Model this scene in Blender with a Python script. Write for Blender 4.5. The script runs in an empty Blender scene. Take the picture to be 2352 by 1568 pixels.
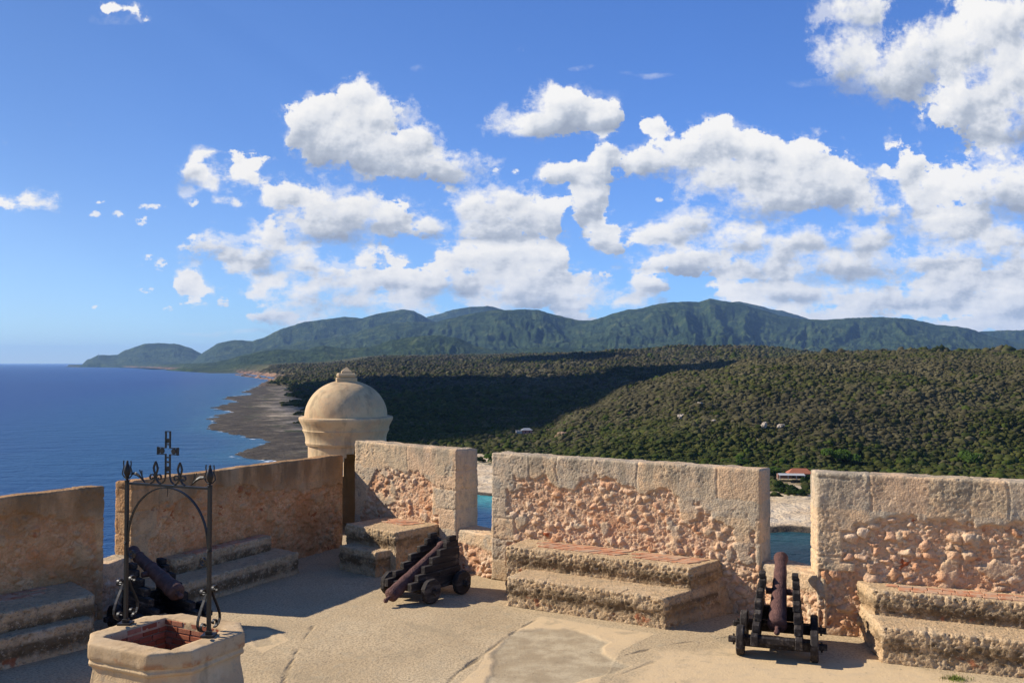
import bpy, math, random
import numpy as np
from mathutils import Vector

# ------------------------------------------------------------------ camera, light, sky
SC = bpy.context.scene
COL = SC.collection
F = 2050.0                       # focal length for a 2352 px wide picture
CAMH = 4.4                       # eye height above the terrace floor
PITCH = math.atan(50.0 / F)
SEA = -66.0                      # sea level below the terrace floor
SUN_AZ = (-0.976, 0.216)         # horizontal direction towards the sun
SUN_EL = math.radians(33.5)

cam_d = bpy.data.cameras.new("camera")
cam = bpy.data.objects.new("camera", cam_d)
COL.objects.link(cam)
cam.location = (0, 0, CAMH)
cam.rotation_euler = (math.radians(90) + PITCH, 0, 0)
cam_d.sensor_width = 36
cam_d.lens = F / 2352 * 36
cam_d.clip_start = 0.1
cam_d.clip_end = 200000
SC.camera = cam

n = math.hypot(*SUN_AZ)
SUNV = Vector((SUN_AZ[0] / n * math.cos(SUN_EL), SUN_AZ[1] / n * math.cos(SUN_EL), math.sin(SUN_EL)))
sun_d = bpy.data.lights.new("sun", 'SUN')
sun_d.energy = 5.0
sun_d.angle = math.radians(0.5)
sun_d.color = (1.0, 0.92, 0.80)
sun = bpy.data.objects.new("sun", sun_d)
COL.objects.link(sun)
sun.location = (-20, 10, 30)
sun.rotation_euler = SUNV.to_track_quat('Z', 'Y').to_euler()

SC.view_settings.view_transform = 'Standard'
SC.view_settings.look = 'None'
SC.view_settings.exposure = 0.55
SC.view_settings.gamma = 1
SC.render.engine = 'CYCLES'
SC.cycles.max_bounces = 6
SC.cycles.diffuse_bounces = 3
SC.cycles.volume_bounces = 0
SC.cycles.use_denoising = True

world = bpy.data.worlds.new("World")
SC.world = world
world.use_nodes = True

def cam_dir(x, y):
    a = (x - 1176.0) / F
    b = (784.0 - y) / F
    ct, st = math.cos(PITCH), math.sin(PITCH)
    return (a, ct - b * st, st + b * ct)

def P(x, y, z=0.0):
    """world point seen at (x, y) of the 2352 px wide picture, at height z"""
    d = cam_dir(x, y)
    t = (z - CAMH) / d[2]
    return Vector((d[0] * t, d[1] * t, z))

def topz(x0, pt, y):
    """height above plan point pt at which picture row y is met"""
    d = cam_dir(x0, y)
    return CAMH + d[2] / d[1] * pt[1]

def proj(p):
    ct, st = math.cos(PITCH), math.sin(PITCH)
    z = p[2] - CAMH
    f = p[1] * ct + z * st
    u = -p[1] * st + z * ct
    return (1176 + F * p[0] / f, 784 - F * u / f)

# ---- sky with clouds, all in the world shader, laid out by direction
CLOUDS = [
 # big cumulus
 (818,215,55,48),(735,262,75,48),(850,275,85,65),(800,330,120,62),(900,365,120,52),(1020,385,95,38),(700,300,42,50),(955,330,60,40),
 (475,345,40,14),(540,350,30,12),(455,392,36,30),(490,410,30,22),(580,362,46,18),(560,402,40,18),(600,412,22,10),(512,458,36,18),(480,455,20,14),(440,460,14,12),(535,470,16,12),
 (15,463,30,16),(60,470,30,16),(100,466,36,18),(62,442,20,14),
 (418,652,26,28),(432,680,34,22),(468,682,30,22),
 (650,462,58,36),(720,470,60,38),(800,478,80,44),(885,500,62,42),(975,522,58,24),(745,515,110,34),
 (495,568,72,30),(570,590,85,38),(620,545,62,42),(665,575,55,22),(865,560,58,14),
 (1100,465,65,44),(1160,462,62,46),(1235,505,68,46),(1130,520,95,36),
 (700,615,55,32),(760,640,58,44),(710,690,75,46),(800,690,80,28),(590,670,44,11),(575,713,30,12),(640,722,60,30),(860,650,70,34),(905,590,35,14),(850,600,30,26),(905,625,32,15),(680,735,60,18),
 (1050,600,70,34),(1150,600,92,46),(1250,600,62,52),(1090,650,115,40),(1200,680,120,36),(1290,690,55,36),(960,665,90,36),(860,705,90,16),
 (1290,242,66,40),(1240,272,90,34),(1385,262,55,34),(1155,262,44,13),(1500,287,44,22),(1180,285,40,15),
 (1300,395,58,34),(1360,385,45,40),(1345,460,42,56),(1385,530,58,32),(1395,345,45,26),(1480,370,60,34),(1650,312,70,40),(1600,352,110,42),(1740,350,90,42),(1700,410,140,52),(1850,375,78,58),(1900,425,120,56),(1760,462,130,36),(1985,462,60,32),
 (1530,540,80,34),(1600,508,52,30),(1710,550,85,50),(1830,562,110,48),(1600,600,135,38),(1790,618,160,38),(2000,550,80,44),(1960,615,130,34),
 (1485,668,52,28),(1700,672,75,22),(1840,678,160,26),(2010,690,160,34),(1440,700,60,16),(1810,730,120,14),
 (2098,395,45,44),(2125,450,62,40),(2250,440,120,54),(2200,510,130,54),(2310,560,110,50),(2120,590,80,30),(2352,430,100,66),(2200,650,160,42),(2310,705,120,36),(2360,620,90,44),(2030,385,20,18),(2300,350,60,12),(2150,735,140,12),
 (1985,25,80,58),(1985,130,86,72),(2120,110,90,60),(2080,150,90,60),(2060,180,90,52),(2200,120,120,80),(2310,50,110,80),(2352,180,130,100),(2225,240,76,66),(2290,300,100,32),
 (255,2,62,10),(290,20,36,10),(1000,585,25,8),(925,700,60,20),
 (1900,745,200,16),(2200,742,160,18),(1330,715,70,20),(1000,715,110,14),(720,735,90,16),(620,650,50,20),(540,620,40,16),(1420,560,50,24),(2060,330,26,14),(1720,735,90,16),(1930,712,90,20),(2110,738,110,18),(2310,742,90,22),(1740,700,60,16),(2170,690,90,24),(2335,690,80,40),(1250,655,110,44),(1000,640,70,30),(1340,690,50,30),(2200,590,140,40),(2230,230,90,80),(2320,260,90,60),(1655,270,40,16),(2050,480,60,30),(1120,700,90,22),(240,20,40,12),(270,8,60,14),(330,30,26,8),(120,455,20,10),(10,470,26,14),(440,440,16,9),(600,380,22,8),(415,700,12,8),(490,455,30,14),
]
PUFFS = [(219,487,20,12),(278,490,20,12),(335,507,22,14),(350,474,34,9),(365,605,22,17),(343,588,18,8),(332,660,22,8),(226,703,12,5),(387,706,14,8),(507,690,13,15),(1148,380,12,10),(1187,380,11,9),(440,462,16,13),(1510,458,12,7),(1378,630,26,11),(236,460,16,5)]
WISPS = [(1480,170,60,8),(965,148,26,12),(1335,152,32,7),(520,770,130,9),(1880,185,60,12),(2290,345,70,16),(1380,215,60,14),(270,30,70,20)]

def build_sky():
    nt = world.node_tree
    N, L = nt.nodes, nt.links
    N.clear()
    out = N.new('ShaderNodeOutputWorld')
    bg = N.new('ShaderNodeBackground')
    L.new(bg.outputs[0], out.inputs[0])
    sky = N.new('ShaderNodeTexSky')
    sky.sky_type = 'NISHITA'
    sky.sun_disc = False
    sky.sun_elevation = SUN_EL
    sky.sun_rotation = math.atan2(SUNV.x, SUNV.y)
    sky.altitude = 800
    sky.air_density = 1.0
    sky.dust_density = 0.0
    sky.ozone_density = 4.0
    bg.inputs[1].default_value = 0.079

    def m(op, a, b=None, c=None, clamp=False):
        nd = N.new('ShaderNodeMath'); nd.operation = op; nd.use_clamp = clamp
        for i, v in enumerate((a, b, c)):
            if v is None: continue
            if isinstance(v, (int, float)): nd.inputs[i].default_value = v
            else: L.new(v, nd.inputs[i])
        return nd.outputs[0]
    def mr(v, a, b, c=0.0, d=1.0, kind='SMOOTHSTEP'):
        nd = N.new('ShaderNodeMapRange'); nd.interpolation_type = kind
        L.new(v, nd.inputs[0])
        for i, q in enumerate((a, b, c, d)): nd.inputs[i + 1].default_value = q
        return nd.outputs[0]
    tc = N.new('ShaderNodeTexCoord')
    sp = N.new('ShaderNodeSeparateXYZ'); L.new(tc.outputs['Generated'], sp.inputs[0])
    y = m('MAXIMUM', sp.outputs[1], 0.05)
    u = m('DIVIDE', sp.outputs[0], y)
    v = m('DIVIDE', sp.outputs[2], y)
    # picture-independent angular coordinates: U, V in units of 1000th of the focal length
    U = m('MULTIPLY', u, F / 1000.0)
    V = m('MULTIPLY', v, F / 1000.0)

    def comb(a, b):
        c = N.new('ShaderNodeCombineXYZ'); L.new(a, c.inputs[0]); L.new(b, c.inputs[1]); return c.outputs[0]
    # perspective of a cloud layer: features shrink towards the horizon
    NU = m('MULTIPLY', U, 1.25)
    NV = m('SUBTRACT', m('MULTIPLY', V, 2.3), m('MULTIPLY', m('MULTIPLY', V, V), 0.75))
    nvec = comb(NU, NV)

    def noise(vec, scale, detail, rough, dist=0.0, lac=2.0):
        nd = N.new('ShaderNodeTexNoise'); nd.noise_dimensions = '2D'
        L.new(vec, nd.inputs['Vector'])
        nd.inputs['Scale'].default_value = scale; nd.inputs['Detail'].default_value = detail
        nd.inputs['Roughness'].default_value = rough; nd.inputs['Distortion'].default_value = dist
        nd.inputs['Lacunarity'].default_value = lac
        return nd
    def voro(vec, scale, detail, rough):
        nd = N.new('ShaderNodeTexVoronoi'); nd.voronoi_dimensions = '2D'; nd.feature = 'SMOOTH_F1'
        nd.normalize = True
        L.new(vec, nd.inputs['Vector'])
        nd.inputs['Scale'].default_value = scale; nd.inputs['Detail'].default_value = detail
        nd.inputs['Roughness'].default_value = rough; nd.inputs['Smoothness'].default_value = 0.35
        return nd.outputs['Distance']

    # ---- macro coverage: table baked into RGB curves (three rows of the sky per node)
    NR, NC = 36, 96
    xs = np.linspace(-160, 2512, NC)
    us = (xs - 1176) / 1000.0
    rows_y = np.linspace(850, -40, NR)
    def field(blobs, soft):
        g = np.full((NR, NC), 0.0)
        for j, ry in enumerate(rows_y):
            for (cx, cy, rx, rr) in blobs:
                d = np.sqrt(((xs - cx) / (rx * 0.96 + 2)) ** 2 + ((ry - cy) / (rr * 0.96 + 2)) ** 2)
                amp = 0.80 + 0.20 * min(max((min(rr, rx) - 12) / 26.0, 0), 1)
                g[j] = np.maximum(g[j], amp * np.clip(1.22 - d * 0.66, 0, 1) ** soft)
        return g
    cov = field(CLOUDS, 1.0)
    # sunlit upper-left, grey flat base, seen from the shape of each bank
    shd = np.full((NR, NC), 0.85)
    for j, ry in enumerate(rows_y):
        W = np.full(NC, 1e-3); S = W * 0.85
        for (cx, cy, rx, rr) in CLOUDS:
            ex, ey = (xs - cx) / (rx + 6), (ry - cy) / (rr + 6)
            d = np.sqrt(ex ** 2 + ey ** 2)
            w = np.exp(-d * d * 2.4) * (1 if rr > 14 else .3)
            s_ = np.clip(0.66 - ey * 0.62 - ex * 0.20, 0.0, 1.15)
            if rr <= 22: s_ = s_ * .3 + .68
            W += w; S += w * s_
        shd[j] = np.clip(S / W, 0, 1)
    u0, u1 = us[0], us[-1]
    v_of = lambda yy: (834 - yy) / 1000.0
    v0, v1 = v_of(rows_y[0]), v_of(rows_y[-1])

    def macro(Us, Vs, cov):
        tu = mr(Us, u0, u1, 0, 1, 'LINEAR')
        tv = m('MULTIPLY', mr(Vs, v0, v1, 0, 1, 'LINEAR'), NR - 1.0)
        cb = N.new('ShaderNodeCombineXYZ')
        for i in range(3): L.new(tu, cb.inputs[i])
        acc = None
        for g in range(NR // 3):
            cn = N.new('ShaderNodeRGBCurve')
            cn.mapping.use_clip = True
            for ch in range(3):
                c = cn.mapping.curves[ch]
                r = cov[g * 3 + ch]
                ts = np.linspace(0, 1, NC)
                c.points[0].location = (0, float(r[0])); c.points[1].location = (1, float(r[-1]))
                for i in range(1, NC - 1):
                    c.points.new(float(ts[i]), float(r[i]))
            cn.mapping.update()
            L.new(cb.outputs[0], cn.inputs['Color'])
            # triangular weights for the three rows
            w = N.new('ShaderNodeVectorMath'); w.operation = 'SUBTRACT'
            t3 = N.new('ShaderNodeCombineXYZ')
            for i in range(3): L.new(tv, t3.inputs[i])
            L.new(t3.outputs[0], w.inputs[0]); w.inputs[1].default_value = (g * 3, g * 3 + 1, g * 3 + 2)
            ab = N.new('ShaderNodeVectorMath'); ab.operation = 'ABSOLUTE'; L.new(w.outputs[0], ab.inputs[0])
            iv = N.new('ShaderNodeVectorMath'); iv.operation = 'SUBTRACT'; iv.inputs[0].default_value = (1, 1, 1); L.new(ab.outputs[0], iv.inputs[1])
            mx = N.new('ShaderNodeVectorMath'); mx.operation = 'MAXIMUM'; mx.inputs[1].default_value = (0, 0, 0); L.new(iv.outputs[0], mx.inputs[0])
            dt = N.new('ShaderNodeVectorMath'); dt.operation = 'DOT_PRODUCT'; L.new(mx.outputs[0], dt.inputs[0]); L.new(cn.outputs[0], dt.inputs[1])
            acc = dt.outputs['Value'] if acc is None else m('ADD', acc, dt.outputs['Value'])
        return acc

    # warp so that outlines are ragged
    wn = noise(nvec, 3.2, 3.0, 0.55)
    sc_ = N.new('ShaderNodeSeparateColor'); L.new(wn.outputs['Color'], sc_.inputs[0])
    wu = m('MULTIPLY', m('SUBTRACT', sc_.outputs[0], 0.5), 0.07)
    wv = m('MULTIPLY', m('SUBTRACT', sc_.outputs[1], 0.5), 0.06)
    Uw, Vw = m('ADD', U, wu), m('ADD', V, wv)
    M1 = macro(Uw, Vw, cov)
    M2 = macro(Uw, Vw, shd)

    def detail(vec):
        a = noise(vec, 5.0, 9.0, 0.66, 0.1).outputs[0]
        b = voro(vec, 11.0, 3.0, 0.6)
        a = m('ADD', a, m('MULTIPLY', m('SUBTRACT', noise(vec, 26.0, 5.0, 0.65).outputs[0], 0.5), 0.40))
        return m('ADD', m('MULTIPLY', m('SUBTRACT', a, 0.5), 1.7), m('MULTIPLY', m('SUBTRACT', 0.36, b), 0.9))
    D1 = detail(nvec)
    def shade(vec):
        b = voro(vec, 9.0, 4.0, 0.6)
        return m('MULTIPLY', m('SUBTRACT', 0.42, b), 1.0)
    S1 = shade(nvec)
    off = N.new('ShaderNodeVectorMath'); off.operation = 'ADD'; L.new(nvec, off.inputs[0]); off.inputs[1].default_value = (-0.016, 0.020, 0)
    S2 = shade(off.outputs[0])
    h1 = m('ADD', M1, m('MULTIPLY', D1, 0.70))
    soft = mr(noise(nvec, 2.6, 2.0, 0.5).outputs[0], 0.36, 0.64, 0.12, 0.50)
    alpha = m('DIVIDE', m('SUBTRACT', h1, 0.50), soft, clamp=True)
    alpha = mr(alpha, 0.0, 1.0)
    fringe = m('MULTIPLY', mr(h1, 0.30, 0.62, 0, 0.55), mr(noise(nvec, 9.0, 6.0, 0.7).outputs[0], 0.46, 0.62))
    alpha = m('MAXIMUM', alpha, fringe)
    # wisps
    thick = mr(h1, 0.55, 1.15)
    # light: thinning towards the sun is bright, thickening is shaded
    lit_d = m('MULTIPLY', m('SUBTRACT', S1, S2), 1.1)
    lit_m = m('ADD', m('MULTIPLY_ADD', M2, 1.60, -0.50), m('MULTIPLY', m('SUBTRACT', noise(nvec, 6.0, 5.0, 0.6).outputs[0], 0.5), 0.55))
    lit = m('ADD', m('ADD', lit_d, lit_m), 0.02)
    edge = mr(h1, 0.5, 1.0, 0.16, 0.0, 'LINEAR')
    lit = m('ADD', lit, edge, clamp=True)
    ramp = N.new('ShaderNodeValToRGB')
    e = ramp.color_ramp.elements
    e[0].position = 0.0; e[0].color = (0.36, 0.41, 0.51, 1)
    e[1].position = 1.0; e[1].color = (1.0, 0.985, 0.965, 1)
    q = e.new(0.35); q.color = (0.52, 0.57, 0.66, 1)
    q = e.new(0.62); q.color = (0.80, 0.82, 0.86, 1)
    L.new(lit, ramp.inputs[0])
    cl = N.new('ShaderNodeVectorMath'); cl.operation = 'SCALE'; L.new(ramp.outputs[0], cl.inputs[0]); cl.inputs['Scale'].default_value = CLOUD_GAIN
    # faint haze of cloud near the horizon on the right
    mix = N.new('ShaderNodeMix'); mix.data_type = 'RGBA'
    hs = N.new('ShaderNodeHueSaturation'); L.new(sky.outputs[0], hs.inputs['Color'])
    hs.inputs['Saturation'].default_value = SKY_SAT; hs.inputs['Value'].default_value = SKY_VAL
    def vmix(f, a, b):
        nd = N.new('ShaderNodeMix'); nd.data_type = 'RGBA'; L.new(f, nd.inputs[0])
        nd.inputs[6].default_value = (*a, 1); nd.inputs[7].default_value = (*b, 1); return nd.outputs[2]
    def vmul(a, b):
        nd = N.new('ShaderNodeVectorMath'); nd.operation = 'MULTIPLY'; L.new(a, nd.inputs[0]); L.new(b, nd.inputs[1]); return nd.outputs[0]
    side = vmix(mr(U, -1.1, 0.4, kind='LINEAR'), (.98, .94, 1.10), (1.0, 1.13, 1.55))
    low = vmix(mr(V, -0.02, 0.36), (.74, .95, 1.03), (1, 1, 1))
    class _T: pass
    tint = _T(); tint.outputs = [vmul(vmul(hs.outputs[0], side), low)]
    # thin wisps
    wf = None
    def blobs(lst):
      wf = None
      for (cx, cy, rx, rr) in lst:
        a = m('DIVIDE', m('SUBTRACT', Uw, (cx - 1176) / 1000.0), rx / 1000.0)
        b = m('DIVIDE', m('SUBTRACT', Vw, (834 - cy) / 1000.0), rr / 1000.0)
        s = m('SUBTRACT', 1.0, m('ADD', m('MULTIPLY', a, a), m('MULTIPLY', b, b)), clamp=True)
        wf = s if wf is None else m('MAXIMUM', wf, s)
      return wf
    wf = blobs(WISPS)
    pf = m('MULTIPLY', blobs(PUFFS), m('MULTIPLY_ADD', m('SUBTRACT', noise(nvec, 48.0, 4.0, 0.62).outputs[0], 0.5), 6.0, 1.0))
    alpha = m('MAXIMUM', alpha, mr(pf, 0.20, 1.25, 0, .85))
    wsp = m('MULTIPLY', m('MULTIPLY', wf, mr(D1, -0.2, 0.5)), 0.4)
    alpha = m('MAXIMUM', alpha, wsp)
    # never below the horizon
    alpha = m('MULTIPLY', alpha, mr(V, -0.01, 0.02))
    alpha = m('MULTIPLY', alpha, mr(V, 0.0, 0.25, 0.90, 1.0))
    L.new(alpha, mix.inputs[0]); L.new(tint.outputs[0], mix.inputs[6]); L.new(cl.outputs[0], mix.inputs[7])
    L.new(mix.outputs[2], bg.inputs[0])
CLOUD_GAIN = 8.4
SKY_SAT = 1.1
SKY_VAL = 1.0
SKY_TINT = (0.95, 0.86, 1.08)
build_sky()
world.cycles.sampling_method = 'MANUAL'
world.cycles.sample_map_resolution = 512
DO_FORT = True; DO_FAR = True; DO_HAZE = True

# ------------------------------------------------------------------ numpy helpers
def _h(ix, iy, iz, seed):
    h = (ix.astype(np.int64) * 374761393 + iy.astype(np.int64) * 668265263 + iz.astype(np.int64) * 2147483647 + seed * 974634777) & 0xffffffff
    h = ((h ^ (h >> 13)) * 1274126177) & 0xffffffff
    h = ((h ^ (h >> 16)) * 2246822519) & 0xffffffff
    h = h ^ (h >> 13)
    return (h & 0xffffff) / float(0xffffff)

def vnoise(p, seed=0):
    p = np.asarray(p, float)
    i = np.floor(p).astype(np.int64)
    f = p - i
    f = f * f * (3 - 2 * f)
    r = 0
    for dx in (0, 1):
        wx = f[:, 0] if dx else 1 - f[:, 0]
        for dy in (0, 1):
            wy = f[:, 1] if dy else 1 - f[:, 1]
            for dz in (0, 1):
                wz = f[:, 2] if dz else 1 - f[:, 2]
                r = r + wx * wy * wz * _h(i[:, 0] + dx, i[:, 1] + dy, i[:, 2] + dz, seed)
    return r

def fbm(p, octaves=4, seed=0, gain=0.5, lac=2.03):
    a, s, t = 1.0, 0.0, 0.0
    q = np.array(p, float)
    for o in range(octaves):
        s = s + a * (vnoise(q, seed + o * 17) - 0.5)
        t += a
        a *= gain
        q = q * lac + 11.3
    return s / t * 2          # about -1..1

def worley(p, seed=0, jit=0.9):
    """F1, F2 and a random id of the nearest cell"""
    p = np.asarray(p, float)
    i = np.floor(p).astype(np.int64)
    n_ = len(p)
    f1 = np.full(n_, 9.0); f2 = np.full(n_, 9.0); idv = np.zeros(n_)
    for dx in (-1, 0, 1):
        for dy in (-1, 0, 1):
            for dz in (-1, 0, 1):
                a, b, c = i[:, 0] + dx, i[:, 1] + dy, i[:, 2] + dz
                d = np.sqrt((a + .5 + jit * (_h(a, b, c, seed) - .5) - p[:, 0]) ** 2 +
                            (b + .5 + jit * (_h(a, b, c, seed + 1) - .5) - p[:, 1]) ** 2 +
                            (c + .5 + jit * (_h(a, b, c, seed + 2) - .5) - p[:, 2]) ** 2)
                closer = d < f1
                f2 = np.where(closer, f1, np.minimum(f2, d))
                idv = np.where(closer, _h(a, b, c, seed + 3), idv)
                f1 = np.where(closer, d, f1)
    return f1, f2, idv

def sstep(a, b, x):
    t = np.clip((x - a) / (b - a), 0, 1)
    return t * t * (3 - 2 * t)

# ------------------------------------------------------------------ scene helpers
def link(o, parent=None):
    COL.objects.link(o)
    if parent is not None:
        o.parent = parent
    return o

def np_mesh(name, V, Fc, mat=None, attrs=None, smooth=True, parent=None, loc=None):
    V = np.asarray(V, np.float32)
    me = bpy.data.meshes.new(name)
    me.vertices.add(len(V))
    me.vertices.foreach_set('co', V.ravel())
    if isinstance(Fc, np.ndarray):
        k = Fc.shape[1]
        me.loops.add(Fc.size)
        me.loops.foreach_set('vertex_index', Fc.astype(np.int32).ravel())
        me.polygons.add(len(Fc))
        me.polygons.foreach_set('loop_start', np.arange(0, Fc.size, k, dtype=np.int32))
        me.polygons.foreach_set('loop_total', np.full(len(Fc), k, np.int32))
    else:
        me.vertices.foreach_set('co', V.ravel())
        tot = np.array([len(f) for f in Fc], np.int32)
        fl = np.array([i for f in Fc for i in f], np.int32)
        me.loops.add(len(fl)); me.loops.foreach_set('vertex_index', fl)
        me.polygons.add(len(Fc))
        me.polygons.foreach_set('loop_start', np.concatenate([[0], np.cumsum(tot)[:-1]]).astype(np.int32))
        me.polygons.foreach_set('loop_total', tot)
    me.polygons.foreach_set('use_smooth', np.full(len(me.polygons), bool(smooth)))
    for k, v in (attrs or {}).items():
        v = np.asarray(v, np.float32)
        if v.ndim == 1:
            a = me.attributes.new(k, 'FLOAT', 'POINT'); a.data.foreach_set('value', v)
        else:
            a = me.attributes.new(k, 'FLOAT_VECTOR', 'POINT'); a.data.foreach_set('vector', v.ravel())
    me.update(calc_edges=True)
    me.validate()
    if mat: me.materials.append(mat)
    o = bpy.data.objects.new(name, me)
    link(o, parent)
    if loc is not None: o.location = loc
    return o

class MB:
    """collects simple shapes and links them as one mesh object"""
    def __init__(s): s.v = []; s.f = []
    def add(s, vs, fs):
        b = len(s.v); s.v += [tuple(v) for v in vs]; s.f += [tuple(i + b for i in f) for f in fs]
    def box(s, c, size, R=None, bevel=0.0):
        c = Vector(c); hx, hy, hz = size[0] / 2, size[1] / 2, size[2] / 2
        if bevel <= 0:
            vs = [Vector((x, y, z)) for x in (-hx, hx) for y in (-hy, hy) for z in (-hz, hz)]
            fs = [(0, 1, 3, 2), (4, 6, 7, 5), (0, 4, 5, 1), (2, 3, 7, 6), (0, 2, 6, 4), (1, 5, 7, 3)]
        else:
            b = bevel; vs = []; idx = {}
            for sx in (-1, 1):
                for sy in (-1, 1):
                    for sz in (-1, 1):
                        for ax in range(3):
                            q = [sx * (hx - b), sy * (hy - b), sz * (hz - b)]
                            q[ax] = (sx * hx, sy * hy, sz * hz)[ax]
                            idx[(sx, sy, sz, ax)] = len(vs); vs.append(Vector(q))
            fs = []
            S = ((-1, -1), (1, -1), (1, 1), (-1, 1))
            for ax in range(3):
                o = [i for i in range(3) if i != ax]
                for sg in (-1, 1):
                    f = []
                    for (a, b2) in S:
                        k = [0, 0, 0]; k[ax] = sg; k[o[0]] = a; k[o[1]] = b2
                        f.append(idx[(k[0], k[1], k[2], ax)])
                    fs.append(tuple(f))
            for ax in range(3):          # edges along ax
                o = [i for i in range(3) if i != ax]
                for (a, b2) in S:
                    k1 = [0, 0, 0]; k1[ax] = -1; k1[o[0]] = a; k1[o[1]] = b2
                    k2 = list(k1); k2[ax] = 1
                    fs.append((idx[(*k1, o[0])], idx[(*k2, o[0])], idx[(*k2, o[1])], idx[(*k1, o[1])]))
            for sx in (-1, 1):
                for sy in (-1, 1):
                    for sz in (-1, 1):
                        fs.append(tuple(idx[(sx, sy, sz, a)] for a in range(3)))
        if R is not None: vs = [R @ v for v in vs]
        s.add([v + c for v in vs], fs)
        return s
    def loft(s, rings, cap=True, closed=True):
        k = len(rings[0]); b = len(s.v)
        for r in rings: s.v += [tuple(p) for p in r]
        for i in range(len(rings) - 1):
            for j in range(k if closed else k - 1):
                j2 = (j + 1) % k
                s.f.append((b + i * k + j, b + i * k + j2, b + (i + 1) * k + j2, b + (i + 1) * k + j))
        if cap:
            s.f.append(tuple(b + j for j in reversed(range(k))))
            s.f.append(tuple(b + (len(rings) - 1) * k + j for j in range(k)))
        return s
    def lathe(s, origin, axis, prof, k=24):
        """prof: (distance along axis, radius)"""
        axis = Vector(axis).normalized(); q = axis.to_track_quat('Z', 'Y').to_matrix(); o = Vector(origin)
        rings = []
        for (t, r) in prof:
            rings.append([o + axis * t + q @ Vector((math.cos(2 * math.pi * j / k) * r, math.sin(2 * math.pi * j / k) * r, 0)) for j in range(k)])
        return s.loft(rings)
    def bar(s, pts, w, t=None, k=4, side=None):
        """flat or round bar along a polyline; side = direction of the width w"""
        t = t or w
        pts = [Vector(p) for p in pts]
        rings = []
        sd = Vector(side).normalized() if side is not None else None
        for i, p in enumerate(pts):
            d = (pts[min(i + 1, len(pts) - 1)] - pts[max(i - 1, 0)]).normalized()
            a = sd if sd is not None else (Vector((0, 0, 1)) if abs(d.z) < .9 else Vector((1, 0, 0)))
            a = (a - d * a.dot(d)).normalized(); b = d.cross(a)
            if k == 4: rings.append([p + a * x * w / 2 + b * y * t / 2 for x, y in ((-1, -1), (1, -1), (1, 1), (-1, 1))])
            else: rings.append([p + a * math.cos(2 * math.pi * j / k) * w / 2 + b * math.sin(2 * math.pi * j / k) * t / 2 for j in range(k)])
        return s.loft(rings)
    def build(s, name, mat, parent=None, smooth=False, angle=None, recalc=True):
        import bmesh
        me = bpy.data.meshes.new(name)
        me.from_pydata(s.v, [], s.f)
        if recalc:
            bm = bmesh.new(); bm.from_mesh(me)
            bmesh.ops.recalc_face_normals(bm, faces=bm.faces)
            bm.to_mesh(me); bm.free()
        if smooth: me.polygons.foreach_set('use_smooth', [True] * len(me.polygons))
        me.update()
        if smooth and angle: me.set_sharp_from_angle(angle=math.radians(angle))
        me.materials.append(mat)
        o = bpy.data.objects.new(name, me)
        return link(o, parent)

def tag(o, label=None, cat=None, group=None, kind=None):
    if label: o['label'] = label
    if cat: o['category'] = cat
    if group: o['group'] = group
    if kind: o['kind'] = kind
    return o

def empty(name, loc, rz=0.0):
    o = bpy.data.objects.new(name, None)
    link(o); o.location = loc; o.rotation_euler = (0, 0, rz)
    o.empty_display_size = 0.2
    return o

def copy_tree(o, parent=None):
    c = o.copy(); COL.objects.link(c); c.parent = parent
    for ch in list(o.children): copy_tree(ch, c)
    return c

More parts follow.
